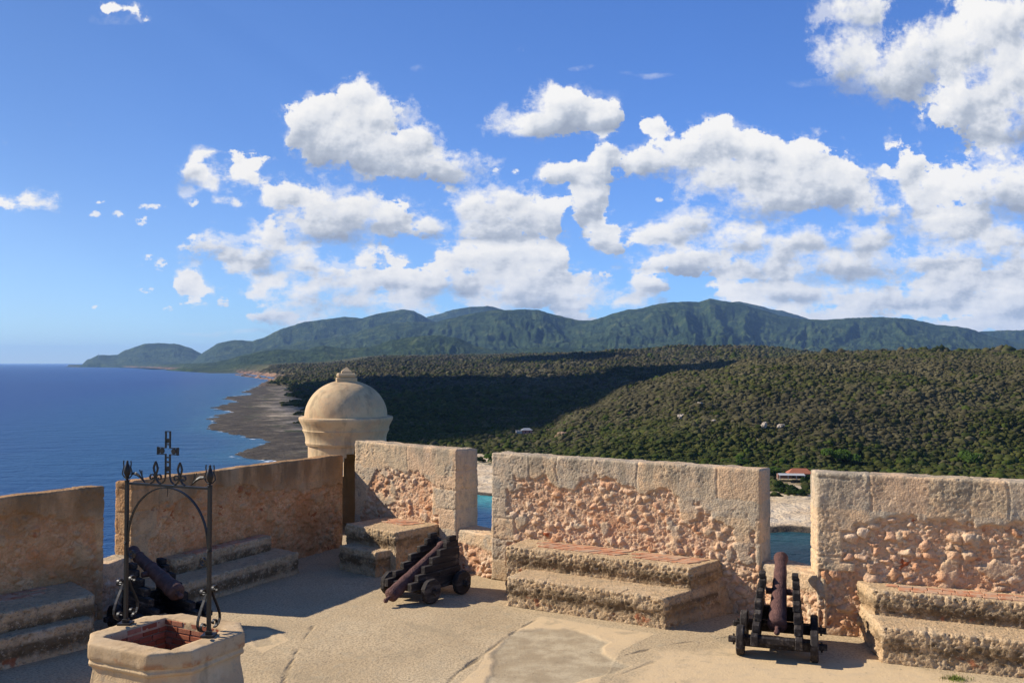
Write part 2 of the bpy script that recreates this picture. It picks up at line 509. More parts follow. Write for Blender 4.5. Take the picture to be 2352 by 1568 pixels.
# ------------------------------------------------------------------ node material helper
class Mat:
    def __init__(s, name, rough=0.9, spec=0.2, metal=0.0):
        s.m = bpy.data.materials.new(name); s.m.use_nodes = True
        s.nt = s.m.node_tree; s.N = s.nt.nodes; s.L = s.nt.links
        s.b = s.N['Principled BSDF']
        s.b.inputs['Roughness'].default_value = rough
        s.b.inputs['Specular IOR Level'].default_value = spec
        s.b.inputs['Metallic'].default_value = metal
        s.tc = s.N.new('ShaderNodeTexCoord')
        s.geo = s.N.new('ShaderNodeNewGeometry')
        s.pos = s.tc.outputs['Object']
    def _in(s, sock, v):
        if isinstance(v, (int, float)): sock.default_value = v
        elif isinstance(v, (tuple, list)): sock.default_value = tuple(v) if len(v) == len(sock.default_value) else (*v, 1)
        else: s.L.new(v, sock)
    def attr(s, name, vec=False):
        a = s.N.new('ShaderNodeAttribute'); a.attribute_name = name
        return a.outputs['Vector' if vec else 'Fac']
    def scale(s, vec, sc):
        n_ = s.N.new('ShaderNodeVectorMath'); n_.operation = 'MULTIPLY'; s._in(n_.inputs[0], vec); n_.inputs[1].default_value = sc; return n_.outputs[0]
    def noise(s, scale, detail=4, rough=0.55, vec=None, dist=0.0, out='Fac'):
        n_ = s.N.new('ShaderNodeTexNoise'); s.L.new(vec or s.pos, n_.inputs['Vector'])
        n_.inputs['Scale'].default_value = scale; n_.inputs['Detail'].default_value = detail
        n_.inputs['Roughness'].default_value = rough; n_.inputs['Distortion'].default_value = dist
        return n_.outputs[out]
    def voro(s, scale, feature='F1', out='Distance', vec=None, rand=1.0):
        n_ = s.N.new('ShaderNodeTexVoronoi'); n_.feature = feature; s.L.new(vec or s.pos, n_.inputs['Vector'])
        n_.inputs['Scale'].default_value = scale; n_.inputs['Randomness'].default_value = rand
        return n_.outputs[out]
    def math(s, op, a, b=None, c=None, clamp=False):
        n_ = s.N.new('ShaderNodeMath'); n_.operation = op; n_.use_clamp = clamp
        for i, v in enumerate((a, b, c)):
            if v is not None: s._in(n_.inputs[i], v)
        return n_.outputs[0]
    def map(s, v, a, b, c=0.0, d=1.0):
        n_ = s.N.new('ShaderNodeMapRange'); n_.interpolation_type = 'SMOOTHSTEP'
        s._in(n_.inputs[0], v)
        for i, q in enumerate((a, b, c, d)): n_.inputs[i + 1].default_value = q
        return n_.outputs[0]
    def ramp(s, v, stops):
        n_ = s.N.new('ShaderNodeValToRGB'); s.L.new(v, n_.inputs[0]); e = n_.color_ramp.elements
        e[0].position, e[0].color = stops[0][0], (*stops[0][1], 1)
        e[1].position, e[1].color = stops[-1][0], (*stops[-1][1], 1)
        for p_, c_ in stops[1:-1]:
            q = e.new(p_); q.color = (*c_, 1)
        return n_.outputs[0]
    def mix(s, f, a, b, mode='MIX'):
        n_ = s.N.new('ShaderNodeMix'); n_.data_type = 'RGBA'; n_.blend_type = mode
        s._in(n_.inputs[0], f); s._in(n_.inputs[6], a); s._in(n_.inputs[7], b)
        return n_.outputs[2]
    def col(s, c): s._in(s.b.inputs['Base Color'], c); return s
    def bump(s, h, strength=0.5, dist=0.02, prev=None):
        n_ = s.N.new('ShaderNodeBump'); n_.inputs['Strength'].default_value = strength; n_.inputs['Distance'].default_value = dist
        s.L.new(h, n_.inputs['Height'])
        if prev is not None: s.L.new(prev, n_.inputs['Normal'])
        s.L.new(n_.outputs[0], s.b.inputs['Normal'])
        return n_.outputs[0]

# ------------------------------------------------------------------ the land and the sea
# coastline: rows of the picture read on the sea surface
def seapt(x, y):
    d = cam_dir(x, y); t = (SEA - CAMH) / d[2]
    return (d[0] * t, d[1] * t)
COAST = [(150,842.6),(185,842.8),(260,843.2),(340,845),(400,849),(470,852),(540,856),(580,860),(630,866),(665,873),(640,874),(600,868.5),(545,861),
         (560,864),(600,869),(633,873),(615,880),(575,892),(560,900),(570,905),(520,913),(545,923),(520,932),(495,939),(530,945),(500,955),(480,960),(500,970),(475,984),(535,996),(600,1010),(607,1017),(590,1031),
         (560,1038),(530,1044),(575,1057),(640,1062),(700,1061),(800,1080),(950,1110),(1070,1133),(1100,1136),(1130,1139),(1300,1165),(1500,1195),(1765,1224),(1820,1221),(1875,1225),(2100,1240),(2500,1255),(3000,1260)]
cw = np.array([seapt(*c) for c in COAST])
poly = np.vstack([cw, [[1500, 300], [30000, 300], [30000, 40000], [-9000, 40000]]])

def in_poly(X, Y, pg):
    ins = np.zeros(X.shape, bool)
    j = len(pg) - 1
    for i in range(len(pg)):
        xi, yi = pg[i]; xj, yj = pg[j]
        c = ((yi > Y) != (yj > Y)) & (X < (xj - xi) * (Y - yi) / (yj - yi + 1e-12) + xi)
        ins ^= c
        j = i
    return ins
def dist_line(X, Y, pl):
    d = np.full(X.shape, 1e9)
    for a, b in zip(pl[:-1], pl[1:]):
        vx, vy = b - a
        t = np.clip(((X - a[0]) * vx + (Y - a[1]) * vy) / (vx * vx + vy * vy + 1e-9), 0, 1)
        d = np.minimum(d, np.hypot(X - a[0] - t * vx, Y - a[1] - t * vy))
    return d
def coast_sd(X, Y):
    d = dist_line(X, Y, cw)
    return np.where(in_poly(X, Y, poly), d, -d)

TY = np.log([330, 480, 560, 700, 850, 1000, 1200, 1500, 2000, 2600, 3400, 4500, 6500, 9000, 26000])
TX = [-200, 300, 500, 700, 900, 1100, 1250, 1350, 1450, 1600, 1750, 1900, 2100, 2352, 2700]
TE = np.array([
 [3]*15,
 [3]*15,
 [3,3,3,3,3,3,3,3,3,3,3,3,3,4,5],
 [3,3,3,3,3,4,4,10,16,23,27,29,31,32,32],
 [3,3,3,3,4,4,6,24,34,44,49,51,53,54,54],
 [3,3,3,3,5,5,6,18,42,58,63,66,68,68,66],
 [3,3,3,4,6,6,6,8,20,48,73,78,81,80,78],
 [3,3,3,5,8,8,8,9,10,20,56,80,83,81,80],
 [3,3,4,6,9,12,16,18,20,32,56,76,84,84,80],
 [3,3,5,9,20,30,40,48,56,70,80,88,94,92,90],
 [4,5,8,20,45,58,82,98,112,130,122,104,108,98,95],
 [4,6,15,50,84,97,112,116,118,124,118,110,110,100,95],
 [5,20,45,70,126,132,128,118,110,110,110,100,90,80,80],
 [5,40,70,100,110,110,100,90,90,90,90,90,90,90,90],
 [40]*15], float)
def bilin(px, ly):
    ix = np.clip(np.searchsorted(TX, px) - 1, 0, len(TX) - 2)
    iy = np.clip(np.searchsorted(TY, ly) - 1, 0, len(TY) - 2)
    tx = np.take(TX, ix); fx = np.clip((px - tx) / (np.take(TX, ix + 1) - tx), 0, 1)
    ty = TY[iy]; fy = np.clip((ly - ty) / (TY[iy + 1] - ty), 0, 1)
    fx = fx * fx * (3 - 2 * fx); fy = fy * fy * (3 - 2 * fy)
    return (TE[iy, ix] * (1 - fx) + TE[iy, ix + 1] * fx) * (1 - fy) + (TE[iy + 1, ix] * (1 - fx) + TE[iy + 1, ix + 1] * fx) * fy

# mountain ranges: (name seed, foot distance, crest distance, silhouette in picture rows)
RANGES = [
 (1, 14800, 16800, [(150,850),(185,840),(200,825),(225,816),(270,815),(287,803),(330,790),(350,788),(370,787),(400,789),(440,799),(470,815),(500,835),(560,860)]),
 (2, 12600, 15500, [(420,850),(468,808),(500,788),(540,780),(580,783),(605,776),(650,753),(700,738),(760,731),(790,727),(830,731),(870,719),(920,711),(950,713),(1000,738),(1060,760),(1150,800),(1250,850)]),
 (3, 17000, 19500, [(900,800),(980,727),(1040,711),(1080,704),(1120,703),(1160,713),(1200,740),(1300,800)]),
 (4, 8200, 12500, [(480,850),(560,812),(640,795),(700,783),(760,775),(800,768),(870,746),(930,738),(1000,739),(1070,720),(1130,712),(1200,709),(1240,712),(1300,728),(1340,736),(1370,735),(1400,745),(1450,780),(1550,830)]),
 (5, 7000, 12000, [(1150,815),(1220,778),(1300,755),(1350,737),(1400,722),(1440,710),(1470,706),(1530,694),(1580,690),(1605,692),(1630,684),(1650,688),(1700,696),(1740,706),(1790,722),(1840,731),(1900,733),(1960,729),(2030,727),(2100,732),(2150,745),(2200,748),(2240,757),(2270,770),(2300,777),(2352,790),(2450,800),(2600,815)]),
 (6, 16000, 18500, [(1500,780),(1590,715),(1640,700),(1700,690),(1760,705),(1800,714),(1850,728),(1900,745),(2000,790)]),
 (7, 12500, 14500, [(2050,820),(2150,775),(2230,762),(2300,756),(2352,754),(2450,750),(2600,760),(2800,780)]),
 (8, 6300, 8200, [(380,850),(500,830),(600,806),(640,800),(700,803),(740,792),(790,800),(850,796),(900,780),(960,770),(1010,768),(1060,778),(1100,795),(1160,806),(1300,830)]),
 (9, 6800, 8600, [(950,840),(1080,808),(1180,800),(1260,796),(1350,800),(1480,812),(1600,830)]),
]
RPX = {1: (-60, 0)}

def land_height(X, Y):
    px = 1176 + F * X / Y
    sd = coast_sd(X, Y)
    P3 = lambda s, o=0: np.stack([X / s + o, Y / s + o, np.full(X.shape, 3.7 + o)], 1)
    wob = fbm(P3(160.0), 3, 5) * 35 + fbm(P3(45.0), 3, 6) * 10
    E = bilin(px + fbm(P3(300.0), 2, 9) * 25, np.log(np.clip(Y + wob * 1.5, 300, 25000)))
    rel = np.clip((E - 5) / 30, 0, 1)
    E = E + rel * ((fbm(P3(130.0), 4, 11) * 7.0 - np.abs(fbm(P3(230.0), 4, 13)) * 20 + 5) + fbm(P3(600.0), 3, 12) * 6.0 * np.clip(Y / 2500, 0, 1))
    # shore: rock shelf, then rise
    near = Y < 2700
    s2 = sd + (fbm(P3(80.0), 3, 22) * 15 + fbm(P3(26.0), 4, 21, .65) * 15) * np.clip(Y / 900, .15, 2) * (1 - .8 * sstep(1000, 1100, px))
    shelf = np.where(near, 0.6 + 0.02 * np.clip(s2, 0, 130) + 0.25 * np.clip(s2 - 130, 0, None), 0.6 + 0.5 * np.clip(s2, 0, None))
    cliffz = sstep(1200, 1600, px)
    shelf = shelf * (1 - cliffz) + cliffz * (1.6 * sstep(0, 3, s2) + 0.02 * np.clip(s2, 0, None) + 0.3 * np.clip(s2 - 150, 0, None))
    E = np.minimum(E, shelf)
    E = np.where(s2 > 0, E + 0.7 * fbm(P3(12.0), 4, 31) * np.clip(s2 / 10, 0, 1), s2 * 0.3)
    forest = sstep(2.0, 3.2, E + fbm(P3(40.0), 3, 41) * .6) * np.where(Y > 2700, sstep(15, 60, s2), sstep(60, 150, s2 + fbm(P3(90.0), 3, 44) * 50))
    # mountains
    for (sd0, yf, yc, sil) in RANGES:
        sx = [q[0] for q in sil]; sy = [q[1] for q in sil]
        jag = fbm(np.stack([px / 30.0, np.full(px.shape, sd0 * 7.7), Y * 0], 1), 4, 50 + sd0, .6) * 3.4
        ypx = np.interp(px, sx, sy, left=900, right=900) - jag * 0.9
        crest = (834 - ypx) / F * yc + CAMH - SEA
        crest = np.where((px < sx[0]) | (px > sx[-1]), -50, crest)
        t = (Y - yf) / (yc - yf)
        # spurs run down towards the viewer
        w = fbm(np.stack([px / 120.0, t * 2.0, np.full(px.shape, 1.0 * sd0)], 1), 3, 60 + sd0)
        a1 = np.abs(fbm(np.stack([(px + w * 75 + t * 30) / 74.0, t * 2.4, np.full(px.shape, 2.0 * sd0)], 1), 3, 70 + sd0, 0.5))
        a2 = np.abs(fbm(np.stack([(px + w * 60 - t * 40) / 27.0, t * 5.5, np.full(px.shape, 2.5 * sd0)], 1), 4, 80 + sd0, 0.55))
        a3 = np.abs(fbm(np.stack([(px + w * 30 + t * 25) / 11.0, t * 11.0, np.full(px.shape, 3.5 * sd0)], 1), 3, 85 + sd0, 0.6))
        r1 = np.abs(fbm(np.stack([X / 1500.0, Y / 2100.0, X * 0 + sd0], 1), 5, 310 + sd0, 0.55))
        spu = 1 - np.clip(a1 * 2.2, 0, 1) * .34 - np.clip(r1 * 2.2, 0, 1) * .38 - np.clip(a2 * 2.0, 0, 1) * .17 - np.clip(a3 * 2, 0, 1) * .11
        mid = np.clip(t, 0, 1) * np.clip(1 - t, 0, 1) * 4
        prof = np.clip(t, 0, 1) ** 1.15
        back = np.clip(1 - (t - 1) * 1.2, 0, 1)
        h = crest * np.where(t < 1, prof, back)
        h = h * (1 - mid * 0.62 * (1 - spu)) - 12 * (t < 0) + mid * fbm(P3(420.0), 4, 90 + sd0, .6) * 26
        h = np.where(t > 0, h, -20)
        h = np.where(sd > -200, h, -20)
        use = h > E
        E = np.maximum(E, h)
        forest = np.maximum(forest, use * 1.0)
    return E, s2, forest

def build_land():
    nc_, nr_ = 1050, 760
    ts = np.linspace(-0.62, 0.70, nc_)
    ys = 330 * np.exp(np.linspace(0, math.log(26000 / 330.0), nr_))
    T, Yg = np.meshgrid(ts, ys)
    X = (T * Yg).ravel(); Y = Yg.ravel()
    E, s2, forest = land_height(X, Y)
    V = np.stack([X, Y, SEA + E], 1)
    idx = np.arange(nc_ * nr_).reshape(nr_, nc_)
    Q = np.stack([idx[:-1, :-1], idx[:-1, 1:], idx[1:, 1:], idx[1:, :-1]], -1).reshape(-1, 4)
    keep = (E[Q].max(1) > -3.0)
    Q = Q[keep]
    used = np.zeros(len(V), bool); used[Q.ravel()] = True
    rm = np.cumsum(used) - 1
    o = np_mesh('terrain', V[used], rm[Q], MAT['land'], dict(shore=s2[used], forest=forest[used]), True)
    tag(o, kind='structure')
    # visibility of each grid vertex from the terrace (with a margin for trees)
    ang = (E + SEA - CAMH + 3.0) / Y
    A = ang.reshape(nr_, nc_)
    run = np.maximum.accumulate(A, 0)
    vis = A >= run - (6.0 / Yg)
    return dict(ts=ts, ys=ys, E=E.reshape(nr_, nc_), vis=vis, forest=forest.reshape(nr_, nc_), s2=s2.reshape(nr_, nc_))

def grid_sample(G, X, Y, key):
    t = X / Y
    i = (t - G['ts'][0]) / (G['ts'][1] - G['ts'][0]); j = np.log(Y / 330) / math.log(26000 / 330.0) * (len(G['ys']) - 1)
    i = np.clip(i, 0, len(G['ts']) - 1.001); j = np.clip(j, 0, len(G['ys']) - 1.001)
    i0 = i.astype(int); j0 = j.astype(int); fi = i - i0; fj = j - j0
    A = G[key].astype(float)
    return (A[j0, i0] * (1 - fi) + A[j0, i0 + 1] * fi) * (1 - fj) + (A[j0 + 1, i0] * (1 - fi) + A[j0 + 1, i0 + 1] * fi) * fj

def tree_template(rng, n_leaf, size, hh=1.0):
    """triangles spread through a lumpy crown of radius about 1"""
    out = []
    lobes = [(rng.normal(0, .42), rng.normal(0, .42), rng.uniform(.35, 1.05) * hh, rng.uniform(.42, .7)) for _ in range(5)]
    for i in range(n_leaf):
        lx, ly, lz, lr = lobes[i % len(lobes)]
        d = rng.normal(size=3); d /= np.linalg.norm(d)
        d[2] = abs(d[2]) * .9 - .25
        c = np.array([lx, ly, lz]) + d * lr * rng.uniform(.75, 1.05)
        n1 = d + rng.normal(0, .35, 3); n1 /= np.linalg.norm(n1)
        a = np.cross(n1, rng.normal(size=3)); a /= np.linalg.norm(a); b = np.cross(n1, a)
        s_ = size * rng.uniform(.6, 1.25)
        for k in range(3):
            th = k * 2.094 + rng.uniform(-.4, .4)
            out.append(c + (a * math.cos(th) + b * math.sin(th)) * s_)
    return np.array(out)

def dome_template(rng, hh, k=7):
    """low lumpy crown with shared vertices: returns vertices and triangles, radius about 1"""
    V = [(0, 0, hh * 1.05)]
    ph = rng.uniform(0, 6.28, 4)
    for i, (r, z) in enumerate(((.42, .93), (.78, .66), (1.0, .25), (.86, -.15))):
        for j in range(k):
            th = 2 * math.pi * (j + .5 * (i % 2)) / k + rng.normal(0, .10)
            l = 1 + .20 * math.sin(3 * th + ph[0]) + .16 * math.sin(2 * th + ph[1] + i) + rng.normal(0, .11)
            V.append((r * l * math.cos(th), r * l * math.sin(th), z * hh * (1 + rng.normal(0, .10))))
    T = [(0, 1 + j, 1 + (j + 1) % k) for j in range(k)]
    for i in range(3):
        for j in range(k):
            a, b = 1 + i * k + j, 1 + i * k + (j + 1) % k
            T += [(a, a + k, b), (b, a + k, b + k)]
    return np.array(V), np.array(T)

def scatter(G, n_, y0, y1, rad, leaf, size, seed, name, label, dens_pow=1.0, margin=1.0):
    rng = np.random.default_rng(seed)
    # uniform by area within the wedge
    t = rng.uniform(-.60, .62, n_)
    y = np.sqrt(rng.uniform(y0 ** 2, y1 ** 2, n_))
    x = t * y
    f = grid_sample(G, x, y, 'forest'); v = grid_sample(G, x, y, 'vis'); e = grid_sample(G, x, y, 'E')
    cl = fbm(np.stack([x / 35, y / 35, x * 0], 1), 3, 88)
    keep = (f > rng.uniform(.25, 1.0, n_)) & (v > .35) & (cl > -0.42 + rng.uniform(-.25, .12, n_))
    # the house plots and the dirt road stay clear
    for (hx, hy, hr) in CLEAR: keep &= (np.hypot(x - hx, y - hy) > hr)
    keep &= (dist_line(x, y, ROADLINE) > 4)
    px, py = 1176 + F * x / y, 834 - F * (e + SEA - CAMH) / y
    keep &= (py < 1165) & (px > 380) & (px < 2440)
    x, y, e, cl = x[keep], y[keep], e[keep], cl[keep]
    m_ = len(x)
    temps = [dome_template(rng, hh) for hh in (0.42, 0.5, 0.6, 0.7, 0.85, 0.5, 0.6, 1.05)]
    which = rng.integers(0, len(temps), m_)
    r = rad * np.clip(rng.lognormal(-.16, .46, m_), .35, 2.5) * (1 + 0.25 * cl)
    a = rng.uniform(0, 6.28, m_)
    # colour of each crown: green, olive, or bare grey-brown
    g = rng.uniform(0, 1, m_)
    big = fbm(np.stack([x / 120, y / 120, x * 0 + 5], 1), 3, 99)
    big2 = fbm(np.stack([x / 28, y / 45, x * 0 + 9], 1), 3, 97)
    low = np.clip((18 - e) / 14, 0, 1)
    dry = sstep(.42, .74, g * .42 + .22 * (big2 + 1) + .30 * big + .25 * (big * .5 + .5) + .10 - .28 * low)
    grn = np.array([0.044, 0.060, 0.015]); oli = np.array([0.108, 0.106, 0.028]); br = np.array([0.108, 0.094, 0.050])
    c = grn + (oli - grn) * rng.uniform(0, 1, m_)[:, None]
    c = c * (1 - dry[:, None]) + br * dry[:, None]
    c *= (1.14 * rng.uniform(.80, 1.18, m_) * (1 + .30 * big2) * (1 + .22 * fbm(np.stack([x / 300, y / 500, x * 0 + 2], 1), 2, 95)))[:, None]
    bright = (rng.uniform(0, 1, m_) < .05 + .18 * low)[:, None]
    c = np.where(bright, c * 0 + np.array([0.078, 0.102, 0.018]), c)
    Vs, Cs, Ts = [], [], []; base = 0
    for k, (tp, tt) in enumerate(temps):
        s_ = which == k
        ca, sa, rr = np.cos(a[s_]), np.sin(a[s_]), r[s_]
        q = tp[None, :, :] * rr[:, None, None] * (1 + rng.normal(0, .12, (s_.sum(), len(tp), 1)))
        X = q[..., 0] * ca[:, None] - q[..., 1] * sa[:, None] + x[s_][:, None]
        Y = q[..., 0] * sa[:, None] + q[..., 1] * ca[:, None] + y[s_][:, None]
        Z = q[..., 2] + (e[s_] + SEA)[:, None]
        Vs.append(np.stack([X, Y, Z], -1).reshape(-1, 3))
        jit = rng.uniform(.80, 1.2, (s_.sum(), len(tp)))[..., None]
        Cs.append((np.repeat(c[s_][:, None, :], len(tp), 1) * jit).reshape(-1, 3))
        n1 = int(s_.sum())
        Ts.append((tt[None] + (base + np.arange(n1) * len(tp))[:, None, None]).reshape(-1, 3)); base += n1 * len(tp)
    V = np.concatenate(Vs); C = np.concatenate(Cs); Fc = np.concatenate(Ts)
    o = np_mesh(name, V, Fc, MAT['foliage'], dict(tint=C), True)
    tag(o, label, 'forest', kind='stuff')
    print(name, m_, 'crowns', len(Fc), 'faces')

def build_sea():
    # sheet of water with a finer mesh near the coast so that its shallows can be told apart
    nc_, nr_ = 420, 420
    ts = np.tan(np.linspace(-1.25, 1.05, nc_))
    ys = 60 * np.exp(np.linspace(0, math.log(150000 / 60.0), nr_))
    T, Yg = np.meshgrid(ts, ys)
    X = (T * Yg).ravel(); Y = Yg.ravel()
    sd = coast_sd(X, Y)
    V = np.stack([X, Y, np.full(X.shape, SEA)], 1)
    idx = np.arange(nc_ * nr_).reshape(nr_, nc_)
    Q = np.stack([idx[:-1, :-1], idx[:-1, 1:], idx[1:, 1:], idx[1:, :-1]], -1).reshape(-1, 4)
    o = np_mesh('water', V, Q, MAT['water'], dict(shore=sd), True)
    tag(o, kind='structure')

# ------------------------------------------------------------------ materials
MAT = {}
def mats_land():
    m = Mat('land_ground', 0.95, 0.1)
    sh = m.attr('shore'); fo = m.attr('forest')
    n1 = m.noise(0.012, 6, .6); n2 = m.noise(0.12, 5, .6); n3 = m.noise(0.0011, 7, .62)
    grn = m.ramp(n2, [(.3, (.060, .062, .022)), (.5, (.12, .105, .050)), (.7, (.21, .165, .095))])
    gfar = m.ramp(m.noise(0.0050, 10, .78), [(.34, (.008, .020, .009)), (.48, (.024, .046, .016)), (.56, (.050, .076, .022)), (.68, (.11, .12, .050))])
    sep = m.N.new('ShaderNodeSeparateXYZ'); m.L.new(m.pos, sep.inputs[0])
    far = m.map(sep.outputs[1], 4500, 7500)
    green = m.mix(far, grn, gfar)
    # bare ground: pale sand to grey rock, dark weathered rock next to the water
    sand = m.ramp(m.noise(0.06, 6, .65), [(.3, (.42, .30, .18)), (.5, (.56, .43, .28)), (.7, (.63, .52, .37))])
    rock = m.ramp(m.noise(0.05, 8, .7), [(.3, (.028, .023, .018)), (.55, (.065, .052, .038)), (.75, (.16, .13, .09))])
    left = m.map(sep.outputs[0], -160, -40)
    shn = m.math('ADD', sh, m.math('MULTIPLY', m.math('SUBTRACT', m.noise(0.022, 7, .7), .5), 190))
    wet = m.map(shn, 45, 120)
    wet2 = m.map(sh, 2.5, 7.5)
    wetm = m.mix(left, wet, wet2)
    greyrock = m.ramp(m.noise(0.022, 8, .72), [(.34, (.10, .085, .062)), (.45, (.22, .18, .13)), (.55, (.36, .29, .21)), (.7, (.46, .38, .28))])
    inland = m.mix(left, greyrock, sand)
    bare = m.mix(wetm, rock, inland)
    scrub = m.map(m.noise(0.030, 6, .7), .54, .60)
    bare = m.mix(m.math('MULTIPLY', scrub, m.map(sh, 25, 60, 0, .85)), bare, (.045, .055, .022))
    # reddish cliffs of the far promontory
    cz = m.math('MULTIPLY', m.map(sep.outputs[1], 2600, 3300), m.map(m.noise(.012, 5, .6), .40, .6, 0, .8))
    bare = m.mix(cz, bare, (.36, .20, .12))
    m.col(m.mix(fo, bare, green))
    h = m.math('ADD', m.math('MULTIPLY', m.noise(.25, 5, .65), 1.2), m.math('MULTIPLY', m.noise(.02, 6, .7), 10))
    h = m.math('ADD', h, m.math('MULTIPLY', m.math('MULTIPLY', m.noise(.006, 9, .68), 150), far))
    m.bump(h, 0.8, 1.0)
    MAT['land'] = m.m

    m = Mat('foliage', 0.8, 0.1)
    m.col(m.attr('tint', True))
    tr = m.N.new('ShaderNodeBsdfTranslucent'); m.L.new(m.mix(1.0, m.attr('tint', True), (1.3, 1.4, .8), 'MULTIPLY'), tr.inputs[0])
    ms = m.N.new('ShaderNodeMixShader'); ms.inputs[0].default_value = .48
    m.L.new(m.b.outputs[0], ms.inputs[1]); m.L.new(tr.outputs[0], ms.inputs[2]); m.L.new(ms.outputs[0], m.N['Material Output'].inputs[0])
    MAT['foliage'] = m.m

    m = Mat('water', 0.12, 0.09)
    sh = m.attr('shore')
    shn = m.math('ADD', sh, m.math('MULTIPLY', m.math('SUBTRACT', m.noise(0.025, 4, .6), .5), 26))
    deep = m.ramp(m.noise(0.0012, 4, .6, vec=m.scale(m.pos, (1, .35, 1))), [(.3, (.002, .017, .105)), (.7, (.004, .030, .140))])
    mid = (.006, .052, .13)
    shallow = (.05, .27, .26)
    sx = m.N.new('ShaderNodeSeparateXYZ'); m.L.new(m.pos, sx.inputs[0])
    cove = m.math('MULTIPLY', m.map(sx.outputs[0], -70, -35), m.map(sx.outputs[0], 40, 5))
    inlet = m.map(sx.outputs[0], 10, 90)
    deep = m.mix(inlet, deep, (.008, .022, .030)); mid = m.mix(inlet, mid, (.010, .028, .036))
    shal = m.mix(cove, m.mix(.12, mid, shallow), shallow)
    c = m.mix(m.map(shn, -45, -3), m.mix(m.map(shn, -420, -20), deep, mid), shal)
    foam = m.math('MULTIPLY', m.map(sh, -7.0, -2.0), m.map(m.noise(0.05, 5, .7), .56, .64))
    foam = m.math('MULTIPLY', foam, m.map(sx.outputs[0], 40, 0))
    c = m.mix(foam, c, (.85, .87, .88))
    m.col(c)
    v = m.scale(m.pos, (0.6, 1, 1))
    w = m.math('ADD', m.math('MULTIPLY', m.noise(0.05, 5, .62, vec=v), 3.5), m.math('MULTIPLY', m.noise(0.35, 4, .65, vec=v), 0.8))
    m.bump(w, 1.0, 1.6)
    m.b.inputs['Roughness'].default_value = 0.30
    MAT['water'] = m.m

# ------------------------------------------------------------------ rough masonry blocks
def hexa(c8, cell):
    """c8: 8 local corners, bottom 0..3 (front-left, front-right, back-right, back-left), top 4..7.
    returns welded V, quads, face tag per vertex weights (front, top, left, right, back)"""
    c8 = [np.array(c, float) for c in c8]
    L = lambda i, j: np.linalg.norm(c8[i] - c8[j])
    na = max(2, int(round(max(L(0, 1), L(4, 5)) / cell)))
    nb = max(2, int(round(max(L(1, 2), L(0, 3)) / cell)))
    nz = max(2, int(round(max(L(0, 4), L(1, 5)) / cell)))
    faces = [((0, 1, 5, 4), na, nz, 'front'), ((1, 2, 6, 5), nb, nz, 'right'), ((2, 3, 7, 6), na, nz, 'back'),
             ((3, 0, 4, 7), nb, nz, 'left'), ((4, 5, 6, 7), na, nb, 'top')]
    Vs, Qs, Ts = [], [], []
    base = 0
    for (q, nu, nv, tg) in faces:
        u = np.linspace(0, 1, nu + 1)[None, :, None]; v = np.linspace(0, 1, nv + 1)[:, None, None]
        p = (c8[q[0]] * (1 - u) + c8[q[1]] * u) * (1 - v) + (c8[q[3]] * (1 - u) + c8[q[2]] * u) * v
        idx = base + np.arange((nu + 1) * (nv + 1)).reshape(nv + 1, nu + 1)
        Vs.append(p.reshape(-1, 3)); base += (nu + 1) * (nv + 1)
        Qs.append(np.stack([idx[:-1, :-1], idx[:-1, 1:], idx[1:, 1:], idx[1:, :-1]], -1).reshape(-1, 4))
        t = np.zeros((p.size // 3, 5)); t[:, ['front', 'top', 'left', 'right', 'back'].index(tg)] = 1
        Ts.append(t)
    V = np.concatenate(Vs); Q = np.concatenate(Qs); T = np.concatenate(Ts)
    key = np.round(V * 2000).astype(np.int64)
    _, first, inv = np.unique(key, axis=0, return_index=True, return_inverse=True)
    inv = inv.ravel()
    Tn = np.zeros((len(first), 5))
    for i in range(5): Tn[:, i] = np.bincount(inv, T[:, i], len(first))
    Tn /= Tn.sum(1)[:, None]
    return V[first], inv[Q], Tn

def normals(V, Q):
    a, b, c, d = (V[Q[:, i]] for i in range(4))
    n_ = np.cross(c - a, d - b)
    N = np.zeros_like(V)
    for i in range(4):
        for k in range(3): N[:, k] += np.bincount(Q[:, i], n_[:, k], len(V))
    return N / (np.linalg.norm(N, axis=1)[:, None] + 1e-12)

def relax(V, Q, it, lock=None):
    E = np.concatenate([Q[:, [0, 1]], Q[:, [1, 2]], Q[:, [2, 3]], Q[:, [3, 0]]])
    E = np.concatenate([E, E[:, ::-1]])
    deg = np.bincount(E[:, 0], minlength=len(V)).astype(float)
    for _ in range(it):
        A = np.stack([np.bincount(E[:, 0], V[E[:, 1], k], len(V)) for k in range(3)], 1) / deg[:, None]
        W = V + (A - V) * 0.6
        if lock is not None: W[lock] = V[lock]
        V = W
    return V

class Frame:
    def __init__(s, A, B):
        s.O = np.array([A[0], A[1], 0.0]); d = np.array([B[0] - A[0], B[1] - A[1], 0.0])
        s.L = np.linalg.norm(d); s.u = d / s.L
        s.n = np.array([s.u[1], -s.u[0], 0.0])       # towards the terrace
    def w(s, V):
        V = np.atleast_2d(V)
        return s.O + V[:, :1] * s.u - V[:, 1:2] * s.n + V[:, 2:3] * np.array([0, 0, 1.0])
    def local(s, p):
        d = np.array([p[0], p[1], 0.0]) - s.O
        return d @ s.u, -(d @ s.n)

def block(name, fr, c8, fn, cell=0.022, rounds=5, mat=None, parent=None, seed=0):
    V, Q, T = hexa(c8, cell)
    lock = V[:, 2] < min(c[2] for c in c8) + 1e-3
    V = relax(V, Q, rounds, lock)
    N = normals(V, Q)
    d, attrs = fn(V, N, T)
    V2 = V + N * d[:, None]
    W = fr.w(V2)
    o = np_mesh(name, W, Q, mat or MAT['masonry'], attrs, True, parent)
    return o

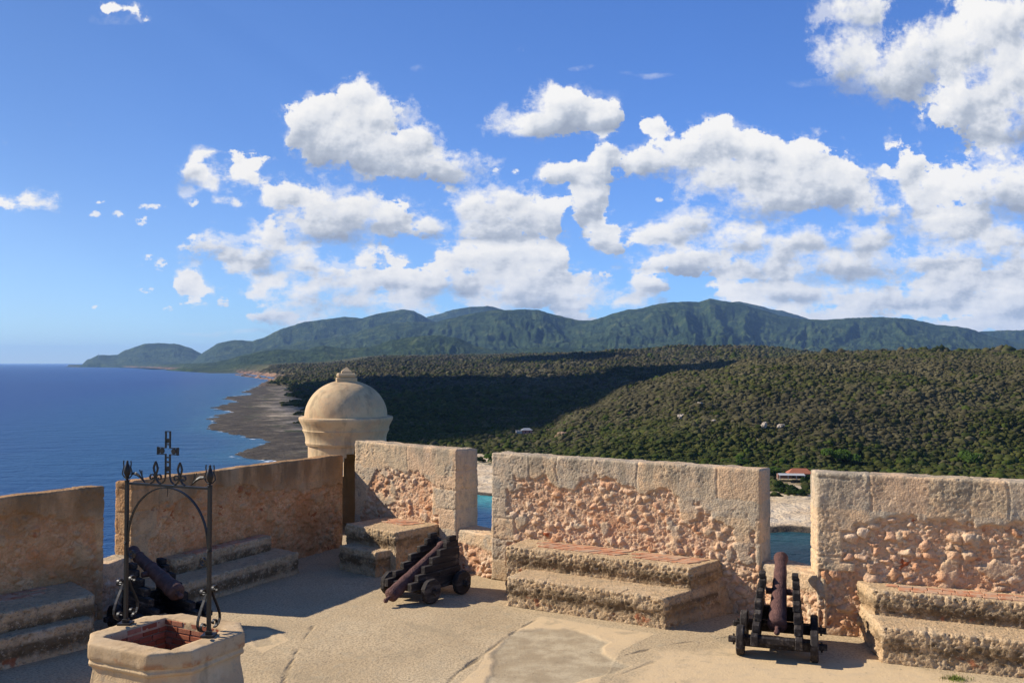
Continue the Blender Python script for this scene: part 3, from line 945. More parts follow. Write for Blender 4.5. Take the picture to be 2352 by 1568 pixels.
def rubble(V, seed, big=0.30, small=1.0):
    """height of a face of uneven stones; returns height, stone id, joint depth"""
    q = V + np.stack([fbm(V * 7 + 3, 2, seed + 1), fbm(V * 7 + 9, 2, seed + 2), fbm(V * 7 + 15, 2, seed + 3)], 1) * 0.035
    q = q * np.array([1.0, 1.0, 1.25])
    f1, f2, i1 = worley(q * 16.0 / small, seed)
    g1, g2, i2 = worley(q * 7.5 / small, seed + 40)
    b1 = np.clip((f2 - f1) * 2.6, 0, 1)
    b2 = np.clip((g2 - g1) * 2.2, 0, 1)
    h1 = np.sqrt(b1) * (.35 + .65 * i1)
    h2 = np.sqrt(b2) * (.75 + .55 * i2)
    isbig = sstep(1 - big, 1 - big + .04, i2)
    h = h1 * .62 * (1 - isbig) + (h2 * 1.0 + .12 * h1) * isbig
    sid = np.where(isbig > .5, i2 * 7.3 % 1, i1 * 5.7 % 1)
    joint = np.where(isbig > .5, b2, b1)
    pit = np.abs(fbm(V * 26, 3, seed + 60))
    return h - .25 * pit, sid, joint

def coral(V, seed, s=1.0):
    """pitted coral stone: knobbly with holes"""
    a = fbm(V * 9 / s, 4, seed, .6)
    b = np.abs(fbm(V * 22 / s, 4, seed + 7, .6))
    f1, f2, i_ = worley(V * 19 / s, seed + 9)
    hole = sstep(.42, .16, f1) * (i_ > .5)
    return a * .5 + (.35 - b) * .8 - hole * .85

# ------------------------------------------------------------------ plan of the bastion
def pt(x, y, z=0.0):
    p = P(x, y, z); return np.array([p[0], p[1]])
W1a, W1b = pt(0, 1475), pt(235, 1422)
W2a, W2b = pt(303, 1391), pt(786, 1255)
WAa, WAb = pt(815, 1262), pt(1048, 1308)
W3a, W3b = pt(1130, 1329.6), pt(1748, 1416)
W4a, W4b = pt(1880, 1453), pt(2352, 1502)
dW1 = (W1a - W1b) / np.linalg.norm(W1a - W1b); W1far = W1a + dW1 * 2.6
dW4 = (W4b - W4a) / np.linalg.norm(W4b - W4a); W4far = W4b + dW4 * 2.5
F1 = Frame(W1far, W1b); F2 = Frame(W2a, W2b); FA = Frame(WAa, WAb); F3 = Frame(W3a, W3b); F4 = Frame(W4a, W4far)
def heights(fr, xa, ya, xb, yb):
    """top height at both ends of the frame, extrapolated from two picture rows of the top edge"""
    out = []
    for (x, y) in ((xa, ya), (xb, yb)):
        d = cam_dir(x, y)
        # ray in plan meets the wall line
        k = d[0] / d[1]
        # O.x + a u.x = k (O.y + a u.y)
        a = (k * fr.O[1] - fr.O[0]) / (fr.u[0] - k * fr.u[1])
        Y = fr.O[1] + a * fr.u[1]
        out.append((a, CAMH + d[2] / d[1] * Y))
    (a0, z0), (a1, z1) = out
    s = (z1 - z0) / (a1 - a0)
    return z0 - a0 * s, z0 + (fr.L - a0) * s

def merlon(fr, hl, hr, T, bound, seed, label, relief=0.075, left_col=(0, 0), right_col=(0, 0), shift=(0, 0), top_var=0.015, ashlar=True, group=None, name='parapet_merlon', stone=1.0, mat=None):
    L = fr.L
    c8 = [(0, 0, 0), (L, 0, 0), (L + shift[1], T, 0), (shift[0], T, 0), (0, 0, hl), (L, 0, hr), (L + shift[1], T, hr - .03), (shift[0], T, hl - .03)]
    bs = np.array(bound, float)
    rng = np.random.default_rng(seed)
    joints = np.cumsum(rng.uniform(.45, .95, 14))
    def fn(V, N, Tg):
        a, b, c = V[:, 0], V[:, 1], V[:, 2]
        H = hl + (hr - hl) * np.clip(a / L, 0, 1)
        dtop = (H - c) / H
        s = a / L
        nz = fbm(V * 2.2, 4, seed + 100) * .7 + fbm(V * 9, 4, seed + 101) * .45
        edge = np.interp(s, bs[:, 0], bs[:, 1])
        m = sstep(-.012, .022, dtop - edge + nz * .075)
        if left_col[0] > 0:
            wv = left_col[0] * (1 + .5 * (np.sin(c * 6.0 + seed) > 0)) + nz * .05
            m = m * np.where(c / H > left_col[1], sstep(-.02, .03, a - wv), 1)
        if right_col[0] > 0:
            wv = right_col[0] * (1 + .4 * (np.sin(c * 5.3 + seed) > 0)) + nz * .05
            m = m * np.where(c / H > right_col[1], sstep(-.02, .03, L - a - wv), 1)
        m = m * sstep(.55, .85, Tg[:, 0])
        # small islands of old plaster left on the rubble
        isl = sstep(.40, .52, fbm(V * 3.1, 4, seed + 133) + .12)
        m = m * (1 - isl * .85)
        r, sid, jt = rubble(V, seed, small=stone)
        hr_ = (r - .50) * relief
        # plaster and dressed stone
        co = coral(V, seed + 5)
        pl = fbm(V * 4, 4, seed + 110) * .012 + co * .011 + .012
        rough_zone = sstep(-.1, .35, fbm(V * 1.6, 3, seed + 140))
        pl = pl + co * .018 * rough_zone
        if ashlar:
            g = np.zeros(len(V))
            for j, jx in enumerate(joints):
                g = np.maximum(g, sstep(.022, .006, np.abs(a - jx + fbm(V * 3, 3, seed + j) * .07)) * (dtop < .22) * (rng.uniform() < .75))
            bed = 0.42
            for k in range(1, 7):
                lvl = k * bed
                g = np.maximum(g, sstep(.024, .008, np.abs(c - lvl + fbm(V * 4, 2, seed + 30 + k) * .03)) * ((a < left_col[0] * 1.4) | (a > L - right_col[0] * 1.3) | (Tg[:, 0] < .5)) * (k % 2 == 0 or True))
            pl = pl - g * .014 * sstep(.3, .6, fbm(V * 2, 2, seed + 150) + .7)
        hr_ = hr_ + co * .016
        d = m * (hr_ - .012) + (1 - m) * pl
        # uneven top line
        d = d + Tg[:, 1] * fbm(np.stack([a * 1.8, a * 0, a * 0], 1), 4, seed + 170) * top_var
        bi = np.searchsorted(joints, a + fbm(V * 3, 2, seed + 41) * .05) + 17 * (dtop > .22 + nz * .04) * (1 + np.floor(c / .42))
        return d, dict(rub=m, sid=sid, joint=jt, topd=dtop, blk=_h(bi.astype(np.int64), bi.astype(np.int64) * 0, bi.astype(np.int64) * 0, seed))
    o = block(name, fr, c8, fn, cell=0.019, rounds=5, seed=seed, mat=mat)
    tag(o, label, 'wall', group)
    return o

def bench(fr, lo, up, h1, h2, seed, label, bricks=None, side_r=0.0, brick_rows=2):
    """two high steps against the parapet. lo / up = ((a0, a1) at the front, depth, (a0b, a1b) at the wall)"""
    root = empty('firing_step', fr.w(np.array([[(lo[0][0] + lo[0][1]) / 2, -lo[1] / 2, 0]]))[0])
    tag(root, label, 'stone bench', 'stepped stone benches along the parapet')
    inv = Vector(root.location)
    parts = []
    for nm, (fa, dep, ba), h, sd in (('lower_step', lo, h1, seed), ('upper_step', up, h2, seed + 3)):
        sl = .03
        c8 = [(fa[0], -dep - sl, 0), (fa[1], -dep - sl, 0), (ba[1] + side_r * .3, .12, 0), (ba[0], .12, 0),
              (fa[0] + .02, -dep, h), (fa[1] - .02, -dep, h), (ba[1], .12, h), (ba[0] + .02, .12, h)]
        def fn(V, N, Tg):
            a, b, c = V[:, 0], V[:, 1], V[:, 2]
            co = coral(V, sd); co2 = coral(V * .55, sd + 71)
            edgew = 1 - np.max(Tg, axis=1)
            nearedge = sstep(h - .16, h - .03, c) * sstep(.1, .0, np.abs(b + dep) - .05)
            topm = Tg[:, 1]
            jo = np.zeros(len(V))
            rg = np.random.default_rng(sd)
            for jx in np.cumsum(rg.uniform(.45, .95, 14)) + fa[0]:
                jo = np.maximum(jo, sstep(.035, .008, np.abs(a - jx + fbm(V * 6, 2, sd + 2) * .03)) * (c > h - .30) * (b < -dep + .25))
            d = co * (.026 + .034 * nearedge) * (1 - .6 * topm) + co2 * .030 * (1 - .8 * topm) - jo * .016 * (fbm(V * 2, 2, sd + 8) > 0)
            # overhanging worn nosing, hollowed face below it
            face = np.maximum(Tg[:, 0], np.maximum(Tg[:, 2], Tg[:, 3]))
            d = d - face * .035 * sstep(h - .20, h - .32, c) + face * .012
            # rubble flank
            r, sid, jt = rubble(V, sd + 11)
            fl = np.maximum(Tg[:, 2], Tg[:, 3]) * sstep(h - .15, h - .25, c)
            d = d + fl * (r - .5) * .05
            return d, dict(rub=fl * .6, sid=sid, joint=jt, topd=(h - c) / h + .3, seedv=np.full(len(V), float(sd)), stepc=(h - c))
        o = block(nm, fr, c8, fn, cell=0.019, rounds=4, mat=MAT['step'], parent=None, seed=sd)
        o.parent = root; o.matrix_parent_inverse.identity()
        me = o.data
        co = np.empty(len(me.vertices) * 3, np.float32); me.vertices.foreach_get('co', co)
        co = co.reshape(-1, 3) - np.array(inv, np.float32); me.vertices.foreach_set('co', co.ravel()); me.update()
    if bricks:
        a0, a1, b0, rows, skew, bl, bw = bricks
        mb = MB(); rg = random.Random(seed)
        for r in range(rows):
            a = a0 + rg.uniform(0, .1) + r * .09
            while a < a1 - .1:
                l_ = bl * rg.uniform(.8, 1.05)
                if rg.random() < .86:
                    cx, cy = a + l_ / 2, -(b0 + (r + .5) * (bw + .012))
                    p = fr.w(np.array([[cx, cy, h2 - .002 + rg.uniform(-.004, .006)]]))[0] - np.array(inv)
                    ang = math.atan2(fr.u[1], fr.u[0]) + rg.uniform(-.05, .05)
                    R = (Vector((0, 0, 1)).rotation_difference(Vector((rg.uniform(-.03, .03), rg.uniform(-.03, .03), 1))).to_matrix()
                         @ __import__('mathutils').Matrix.Rotation(ang, 3, 'Z'))
                    b_ = len(mb.v)
                    mb.box(p, (l_ - .014, bw, .04), R, bevel=.005)
                    if skew:
                        ua = Vector(fr.u); na = Vector(fr.n)
                        for i in range(b_, len(mb.v)):
                            v = Vector(mb.v[i]); rel = (v - Vector(p)).dot(na)
                            mb.v[i] = tuple(v + ua * rel * skew)
                a += l_
        mb.build('brick_paving', MAT['brick'], root)
    return root

def bench_local(fr, x, y, z):
    p = P(x, y, z); return fr.local(p)

def mat_masonry(shade_worn):
    m = Mat('masonry_shade_worn' if shade_worn else 'masonry', 0.92, 0.12)
    rub = m.attr('rub'); sid = m.attr('sid'); jt = m.attr('joint'); td = m.attr('topd')
    # lime plaster and dressed coral stone
    n1 = m.noise(1.3, 6, .6); n2 = m.noise(7, 6, .65); n3 = m.noise(30, 4, .6)
    plaster = m.ramp(n1, [(.32, (.42, .35, .25)), (.45, (.56, .44, .30)), (.56, (.66, .48, .31)), (.7, (.68, .56, .40))])
    plaster = m.mix(m.map(n2, .47, .66, 0, .8), plaster, (.35, .30, .235))
    plaster = m.mix(m.map(m.noise(2.4, 3, .6), .60, .70, 0, .6), plaster, (.35, .35, .32))
    blk = m.attr('blk')
    plaster = m.mix(m.map(blk, .55, .75, 0, .45), plaster, (.40, .38, .33))
    plaster = m.mix(m.map(blk, .35, .15, 0, .5), plaster, (.60, .42, .29))
    plaster = m.mix(m.map(n3, .58, .70, 0, .7), plaster, (.17, .145, .11))
    # grey weathering that runs down from the top edge
    str_ = m.noise(3.0, 4, .6, vec=m.scale(m.pos, (1, 1, .22)))
    st = m.math('MULTIPLY', m.map(td, .30, .0), m.map(str_, .45, .62))
    plaster = m.mix(m.math('MULTIPLY', st, .8), plaster, (.26, .235, .19))
    stone = m.ramp(sid, [(.0, (.55, .38, .25)), (.2, (.66, .48, .34)), (.4, (.62, .37, .245)), (.6, (.70, .56, .42)), (.8, (.58, .44, .31)), (.93, (.50, .27, .16)), (1, (.74, .63, .50))])
    stone = m.mix(m.map(n2, .35, .65, 0, .45), stone, (.56, .37, .225))
    stone = m.mix(m.map(n3, .58, .75, 0, .5), stone, (.28, .20, .13))
    stone = m.mix(m.map(m.noise(1.4, 5, .65), .50, .62, 0, .55), stone, (.55, .27, .14))
    mort = m.mix(n2, (.36, .235, .15), (.54, .40, .27))
    stone = m.mix(m.map(jt, .0, .28, 1, 0), stone, mort)
    red = m.math('MULTIPLY', m.map(m.noise(1.7, 3, .6), .60, .66), m.map(sid, .70, .72))
    stone = m.mix(red, stone, (.36, .12, .06))
    c = m.mix(rub, plaster, stone)
    c = m.mix(1.0, c, (.98, .91, .82), 'MULTIPLY')
    if shade_worn:  # sea walls: top stains, plus a dark brown tone painted in for their shade
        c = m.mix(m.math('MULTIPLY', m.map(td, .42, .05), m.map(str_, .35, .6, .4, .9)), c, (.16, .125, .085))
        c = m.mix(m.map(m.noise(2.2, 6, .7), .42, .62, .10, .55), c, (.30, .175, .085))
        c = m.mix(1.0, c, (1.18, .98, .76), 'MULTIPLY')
    m.col(c)
    h = m.math('ADD', m.math('MULTIPLY', m.noise(45, 6, .72), .7), m.math('MULTIPLY', m.voro(30), .45))
    m.bump(h, 1.0, 0.018)
    MAT['masonry_shade_worn' if shade_worn else 'masonry'] = m.m

def mats_fort():
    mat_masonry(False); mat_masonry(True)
    m = Mat('step_stone', 0.93, 0.12)
    rub = m.attr('rub'); sid = m.attr('sid'); jt = m.attr('joint'); sc = m.attr('stepc')
    n1 = m.noise(1.6, 6, .6); n2 = m.noise(8, 6, .68); n3 = m.noise(34, 4, .6)
    c = m.ramp(n1, [(.3, (.46, .37, .25)), (.5, (.56, .43, .28)), (.7, (.60, .50, .36))])
    c = m.mix(m.map(n2, .45, .68, 0, .8), c, (.32, .27, .195))
    # lichen band under the nosing
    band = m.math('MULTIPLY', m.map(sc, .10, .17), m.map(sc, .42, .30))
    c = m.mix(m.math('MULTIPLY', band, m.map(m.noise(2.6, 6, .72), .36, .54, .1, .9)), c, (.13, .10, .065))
    c = m.mix(m.map(n3, .54, .66, 0, .75), c, (.13, .10, .07))
    c = m.mix(m.map(m.noise(17, 4, .7), .56, .66, 0, .6), c, (.66, .58, .46))
    red = m.math('MULTIPLY', m.map(m.noise(2.1, 3, .6), .62, .68), m.map(sc, .28, .34))
    c = m.mix(m.math('MULTIPLY', red, .8), c, (.34, .12, .06))
    stone = m.ramp(sid, [(.0, (.44, .32, .20)), (.5, (.52, .38, .24)), (1, (.56, .44, .30))])
    c = m.mix(m.math('MULTIPLY', rub, .7), c, stone)
    m.col(m.mix(1.0, c, (.98, .87, .74), 'MULTIPLY'))
    h = m.math('ADD', m.math('MULTIPLY', m.noise(38, 6, .75), .8), m.math('MULTIPLY', m.voro(30), .5))
    m.bump(h, 1.0, 0.022)
    MAT['step'] = m.m

    m = Mat('brick', 0.9, 0.1)
    r = m.N.new('ShaderNodeNewGeometry').outputs['Random Per Island']
    c = m.ramp(r, [(0, (.40, .13, .06)), (.35, (.52, .19, .09)), (.7, (.58, .25, .13)), (1, (.46, .30, .20))])
    c = m.mix(m.map(m.noise(9, 6, .7), .42, .62, .15, .8), c, (.50, .36, .25))
    m.col(m.mix(1.0, c, (.90, .92, .90), 'MULTIPLY')); m.bump(m.noise(60, 4, .6), .5, .006)
    MAT['brick'] = m.m

    m = Mat('render_plaster', 0.9, 0.15)
    n1 = m.noise(1.1, 5, .6); n2 = m.noise(5, 6, .6)
    c = m.ramp(n1, [(.3, (.50, .38, .255)), (.5, (.58, .45, .30)), (.7, (.63, .52, .38))])
    c = m.mix(m.map(m.noise(1.8, 4, .55, dist=.6), .50, .60, 0, .75), c, (.55, .395, .265))
    c = m.mix(m.map(n2, .52, .72, 0, .6), c, (.38, .33, .24))
    c = m.mix(m.map(m.noise(22, 3, .6), .62, .72, 0, .35), c, (.28, .22, .15))
    run = m.noise(2.6, 5, .65, vec=m.scale(m.pos, (1, 1, .18)))
    c = m.mix(m.map(run, .50, .66, 0, .65), c, (.27, .22, .16))
    c = m.mix(m.map(m.noise(3.4, 7, .75), .52, .62, 0, .6), c, (.40, .36, .29))
    m.col(m.mix(1.0, c, (.98, .90, .76), 'MULTIPLY'))
    m.bump(m.math('ADD', m.math('MULTIPLY', n2, 1.4), m.math('MULTIPLY', m.noise(40, 4, .6), .35)), .7, .02)
    MAT['plaster'] = m.m

    m = Mat('terrace_floor', 0.95, 0.1)
    pa = m.attr('patch'); sm = m.attr('smoothm'); cr = m.attr('crack')
    n1 = m.noise(.55, 5, .6); n2 = m.noise(5, 6, .68); n3 = m.noise(26, 5, .7)
    base = m.ramp(n1, [(.3, (.50, .385, .255)), (.5, (.57, .445, .30)), (.7, (.62, .50, .35))])
    grit = m.mix(m.map(n3, .46, .60, 0, .85), base, (.33, .255, .17))
    grit = m.mix(m.map(n2, .48, .72, 0, .7), grit, (.44, .37, .27))
    sand = m.mix(m.map(n2, .4, .7, 0, .5), (.66, .50, .32), (.60, .47, .33))
    c = m.mix(m.math('MULTIPLY', sm, m.map(n2, .75, .5, .6, 1)), grit, sand)
    grey = m.mix(m.map(m.noise(1.6, 6, .65), .38, .62), (.50, .43, .32), (.30, .245, .175))
    grey = m.mix(m.map(n3, .5, .66, 0, .5), grey, (.22, .175, .12))
    c = m.mix(m.math('MULTIPLY', pa, .75), c, grey)
    blot = m.math('MULTIPLY', m.map(m.noise(.9, 5, .7, dist=.5), .56, .66), .55)
    c = m.mix(blot, c, (.37, .30, .21))
    spots = m.map(m.noise(11, 3, .6), .66, .72, 0, .6)
    c = m.mix(spots, c, (.20, .16, .11))
    c = m.mix(m.math('MULTIPLY', cr, .85), c, (.16, .12, .08))
    m.col(m.mix(1.0, c, (.86, .83, .74), 'MULTIPLY'))
    h = m.math('ADD', m.math('MULTIPLY', n2, 1.0), m.math('MULTIPLY', n3, .8))
    h = m.math('SUBTRACT', h, m.math('MULTIPLY', cr, 1.2))
    h = m.math('MULTIPLY', h, m.map(sm, 0, 1, 1, .55))
    m.bump(h, .9, .018)
    MAT['floor'] = m.m

def build_floor():
    xs = np.arange(-13.5, 11.5, .035); ys = np.arange(4.0, 23.6, .035)
    X, Y = np.meshgrid(xs, ys); nr_, nc_ = X.shape
    X = X.ravel(); Y = Y.ravel()
    bk = lambda fr, a, T: fr.w(np.array([[a, T, 0]]))[0][:2]
    pg = np.array([bk(F1, -1, .3), bk(F1, F1.L, .3), bk(F2, 0, .3), bk(F2, F2.L, .3), (-4.6, 23.3), (-3.7, 22.6), bk(FA, 0, .45), bk(FA, FA.L, .45),
                   bk(F3, 0, .45), bk(F3, F3.L, .45), bk(F4, 0, .45), bk(F4, F4.L, .45), (11.5, 4), (-13.5, 4)])
    inside = in_poly(X, Y, pg)
    p3 = np.stack([X, Y, X * 0], 1)
    wob = fbm(p3 * 1.3, 4, 300)
    wp = fbm(p3 * 4, 3, 304)
    # grey worn patch in front of the middle bench, and the pale smooth screed round it
    def poly_px(pts): return np.array([pt(*q) for q in pts])
    def pmask(pts, soft, amp):
        pg = poly_px(pts)
        d = dist_line(X, Y, np.vstack([pg, pg[:1]]))
        s = np.where(in_poly(X, Y, pg), d, -d) + (wob * .6 + wp * .4) * amp
        return sstep(-soft, soft, s)
    patch = pmask([(1130,1500),(1175,1450),(1250,1443),(1330,1448),(1400,1475),(1385,1500),(1440,1530),(1330,1565),(1200,1600),(1120,1570)], .03, .16)
    scr = pmask([(1060,1568),(1130,1480),(1240,1415),(1330,1430),(1500,1455),(1430,1490),(1330,1620),(1120,1640)], .03, .10)
    scr = np.maximum(scr, pmask([(1400,1640),(1500,1500),(1700,1480),(2000,1520),(2400,1580),(2400,1700),(1400,1700)], .25, .5))
    scr = np.maximum(scr, pmask([(560,1445),(640,1450),(660,1470),(600,1500),(565,1480)], .03, .08) * .9)
    patch = np.maximum(patch, pmask([(575,1462),(620,1462),(635,1480),(590,1488)], .02, .06) * .7)
    cr = np.zeros(X.shape)
    for ln, w in ((([1240,1418],[1180,1450],[1120,1495],[1050,1545],[1000,1600]), .006), (([720,1437],[690,1480],[660,1540],[640,1600]), .005), (([1440,1503],[1530,1480],[1680,1462]), .004), (([1330,1600],[1420,1550],[1500,1520]), .004)):
        d = dist_line(X, Y, poly_px(ln))
        cr = np.maximum(cr, sstep(.030 + w, w * .3, d + wp * .05) * np.clip(.75 + fbm(p3 * 2.5, 2, 320), 0, 1) * (w / .006) ** .5 * .85)
    Z = fbm(p3 * .5, 3, 310) * .02 + fbm(p3 * 3, 4, 311) * .006 - patch * .012 + scr * (1 - patch) * .008 - cr * .01
    Z -= 0.0
    V = np.stack([X, Y, Z], 1)
    idx = np.arange(nr_ * nc_).reshape(nr_, nc_)
    Q = np.stack([idx[:-1, :-1], idx[:-1, 1:], idx[1:, 1:], idx[1:, :-1]], -1).reshape(-1, 4)
    Q = Q[inside[Q].all(1)]
    used = np.zeros(len(V), bool); used[Q.ravel()] = True
    rm = np.cumsum(used) - 1
    o = np_mesh('terrace_floor', V[used], rm[Q], MAT['floor'], dict(patch=patch[used], smoothm=scr[used], crack=cr[used]), True)
    tag(o, kind='structure')
    # paving behind the camera
    mb = MB(); mb.add([(-13.5, -20, -.01), (11.5, -20, -.01), (11.5, 4.02, -.01), (-13.5, 4.02, -.01)], [(0, 1, 2, 3)])
    o = mb.build('terrace_floor_near', MAT['floor']); tag(o, kind='structure')

def build_scarp():
    """outer face of the bastion below the parapet and the headland it stands on"""
    def back(fr, a, T): return fr.w(np.array([[a, T, 0]]))[0][:2]
    line = [back(F1, 0, .30), back(F1, F1.L, .30), back(F2, 0, .30), back(F2, F2.L, .30), (-4.9, 22.6), (-3.9, 23.1), back(FA, 0, .5), back(FA, FA.L, .5), back(F3, 0, .5), back(F3, F3.L, .5), back(F4, 0, .5), back(F4, F4.L, .5), (14, -25), (-16, -25)]
    line = np.array(line)
    cen = np.array([0, 8.0])
    V, Q = [], []
    k = len(line)
    rings = [(-.05, 1.0), (-8, 1.03), (-22, 1.08)]
    for z, s in rings:
        for p in line: q = cen + (p - cen) * s; V.append((q[0], q[1], z))
    for r in range(len(rings) - 1):
        for j in range(k): Q.append((r * k + j, r * k + (j + 1) % k, (r + 1) * k + (j + 1) % k, (r + 1) * k + j))
    o = np_mesh('fort_wall', V, Q, MAT['plaster'], None, False)
    tag(o, kind='structure')
    nr_, na_ = 26, 96
    V = []
    for i in range(nr_):
        f = i / (nr_ - 1)
        for j in range(na_):
            th = 2 * math.pi * j / na_
            R = 20 + 70 * f ** 1.2
            V.append((R * math.cos(th), -2 + R * math.sin(th) * .9, -18 + (SEA - 2 + 18) * f ** .8))
    V = np.array(V)
    V += (fbm(V / 9.0, 4, 500) * 3.0)[:, None] * np.array([.6, .6, .8])
    idx = np.arange(nr_ * na_).reshape(nr_, na_); nx = np.roll(idx, -1, 1)
    Q = np.stack([idx[:-1], nx[:-1], nx[1:], idx[1:]], -1).reshape(-1, 4)
    o = np_mesh('headland_rock', V, Q, MAT['cliff'], None, True)
    tag(o, kind='structure')

def build_walls():
    h = heights(F1, 0, 1145, 233, 1117)
    merlon(F1, h[0], h[1], .45, [(0, .2), (.5, .16), (.7, .12), (.85, .2), (1, .25)], 11, 'shaded parapet wall at the left edge, left of the narrow embrasure', relief=.055, mat=MAT['masonry_shade_worn'], right_col=(.10, 0), group='parapet walls round the terrace')
    h = heights(F2, 303, 1106, 780, 1046)
    merlon(F2, h[0], h[1], .45, [(0, .3), (.1, .22), (.3, .12), (.5, .2), (.75, .30), (1, .32)], 12, 'long shaded parapet wall running from behind the well to the domed sentry box', relief=.055, mat=MAT['masonry_shade_worn'], left_col=(.35, 0), group='parapet walls round the terrace', shift=(-.02, 0))
    h = heights(FA, 818, 1013, 1040, 1032)
    merlon(FA, h[0], h[1], .68, [(0, .9), (.10, .55), (.16, .36), (.24, .24), (.36, .22), (.5, .25), (.62, .22), (.75, .30), (1, .34)], 13, 'short sunlit parapet wall right of the sentry box, rubble bared under plaster', relief=.048, left_col=(.16, 0), right_col=(.50, 0), group='parapet walls round the terrace')
    h = heights(F3, 1132, 1041, 1745, 1079)
    merlon(F3, h[0], h[1], .68, [(0, .20), (.08, .14), (.16, .19), (.22, .15), (.28, .24), (.33, .24), (.36, .17), (.42, .13), (.52, .16), (.60, .21), (.66, .16), (.72, .21), (.80, .26), (.88, .38), (.95, .42), (1, .45)], 14, 'wide sunlit rubble parapet wall in the middle, behind the bench with red tiles', relief=.048, left_col=(.34, 0), right_col=(.05, 0.35), group='parapet walls round the terrace')
    h = heights(F4, 1885, 1086, 2350, 1108)
    merlon(F4, h[0], h[1], .68, [(0, .30), (.06, .32), (.12, .30), (.2, .24), (.4, .24), (.6, .23), (.8, .25), (1, .25)], 15, 'sunlit rubble parapet wall on the far right with large bulging stones', relief=.064, left_col=(.36, .40), group='parapet walls round the terrace', shift=(-.13, 0), stone=1.35)
    # sills closing the lower part of the embrasures
    for (a, b, hh, T, seed, lab) in ((W1b, W2a, .90, .43, 31, 'low sill wall of the narrow sea-side embrasure behind the well'),
                                 (WAb, W3a, .86, .66, 32, 'low sill wall behind the tipped cannon, between the short and wide walls'),
                                 (W3b, W4a, .92, .66, 33, 'low sill wall of the right embrasure, behind the raised cannon')):
        fr = Frame(a, b); L = fr.L
        def fn(V, N, Tg, seed=seed, hh=hh):
            r, sid, jt = rubble(V, seed)
            m = Tg[:, 0] * sstep(hh - .25, hh - .33, V[:, 2] + fbm(V * 3, 2, seed) * .06)
            co = coral(V, seed)
            return m * (r - .5) * .07 + (1 - m) * co * .02, dict(rub=m, sid=sid, joint=jt, topd=(hh - V[:, 2]) / hh + .1, blk=V[:, 0] * 0 + .5)
        e_ = .10
        o = block('embrasure_sill', fr, [(-e_, .03, 0), (L + e_, .03, 0), (L + e_, T, 0), (-e_, T, 0), (-e_, .03, hh), (L + e_, .03, hh), (L + e_, T, hh), (-e_, T, hh)], fn)
        tag(o, lab, 'wall', 'embrasure sills')

def build_benches():
    # middle bench
    l = lambda fr, x, y, z: bench_local(fr, x, y, z)
    h1, h2 = .52, .90
    a0, b0 = l(F3, 1167, 1388, 0); a1, b1 = l(F3, 1530, 1446, 0)
    c0, _ = l(F3, 1172, 1250, h2); c1, d1 = l(F3, 1582, 1308, h2); _, d0 = l(F3, 1172, 1250, h2)
    e1, _ = l(F3, 1668, 1290, h2)
    print('bench3', a0, a1, b0, b1, 'up', c0, c1, d0, d1, e1, 'L', F3.L)
    db = -(b0 + b1) / 2; dd = -(d0 + d1) / 2
    eR = c1 + (c1 - a1) * dd / (db - dd)
    bench(F3, ((a0, a1), db, (a0, eR)), ((c0, c1), dd, (c0, eR)), h1, h2, 41,
          'long two-step stone bench with a row of red tiles, against the wide middle wall', bricks=(c0 + .45, e1 - .35, .10, 2, -.75, .19, .235), side_r=1.2)
    a0, b0 = l(FA, 782, 1307, 0); a1, b1 = l(FA, 862, 1327, 0)
    c0, d0 = l(FA, 795, 1202, h2); c1, d1 = l(FA, 910, 1223, h2)
    e1, _ = l(FA, 1003, 1204, h2)
    print('benchA', a0, a1, b0, b1, 'up', c0, c1, d0, d1, e1, 'L', FA.L)
    bench(FA, ((a0, a1), -(b0 + b1) / 2, (a0 + .1, e1)), ((c0, c1), -(d0 + d1) / 2, (c0 + .05, e1)), h1, h2, 45,
          'short two-step stone bench with red tiles beside the sentry box doorway', bricks=(c0 + .35, e1 - .35, .10, 2, -.75, .19, .225), side_r=.2)
    a0, b0 = l(F4, 2025, 1518, 0); a1, b1 = l(F4, 2351, 1561, 0)
    c0, d0 = l(F4, 2005, 1360, h2); c1, d1 = l(F4, 2351, 1378, h2)
    w0, _ = l(F4, 1963, 1321, h2)
    print('bench4', a0, a1, b0, b1, 'up', c0, c1, d0, d1, w0, 'L', F4.L)
    bench(F4, ((a0, F4.L - .1), -(b0 + b1) / 2, (w0 + .05, F4.L - .1)), ((c0, F4.L - .12), -(d0 + d1) / 2, (w0, F4.L - .12)), h1, h2, 49,
          'two-step stone bench on the far right edge, paved with small broken bricks', bricks=(w0 + .45, F4.L - .3, .12, 3, 0, .21, .105))
    h1, h2 = .44, .74
    a1, b1 = l(F2, 680, 1315, 0); a0, b0 = l(F2, 480, 1380, 0)
    c1, d1 = l(F2, 637, 1232, h2); c0, d0 = l(F2, 385, 1282, h2)
    print('bench2', a0, a1, b0, b1, 'up', c0, c1, d0, d1, 'L', F2.L)
    bench(F2, ((a0 - 1.0, a1), -(b0 + b1) / 2, (a0 - 1.0, a1 + .15)), ((c0, c1), -(d0 + d1) / 2, (c0, c1 + .1)), h1, h2, 53,
          'shaded two-step stone bench with dark red tiles, against the long wall behind the well', bricks=(c0 + .35, c1 - .15, .02, 2, 0, .26, .13))
    a1, b1 = l(F1, 208, 1484, 0); a0, b0 = l(F1, 0, 1540, 0)
    c1, d1 = l(F1, 216, 1362, h2); c0, d0 = l(F1, 0, 1411, h2)
    print('bench1', a0, a1, b0, b1, 'up', c0, c1, d0, d1, 'L', F1.L)
    bench(F1, ((.2, a1), -(b0 + b1) / 2, (.2, a1 + .25)), ((.2, c1), -(d0 + d1) / 2, (.2, c1 + .15)), h1, h2, 57,
          'shaded two-step stone bench at the left edge, left of the well', bricks=(1.0, c1 - .45, .02, 3, 0, .26, .13))

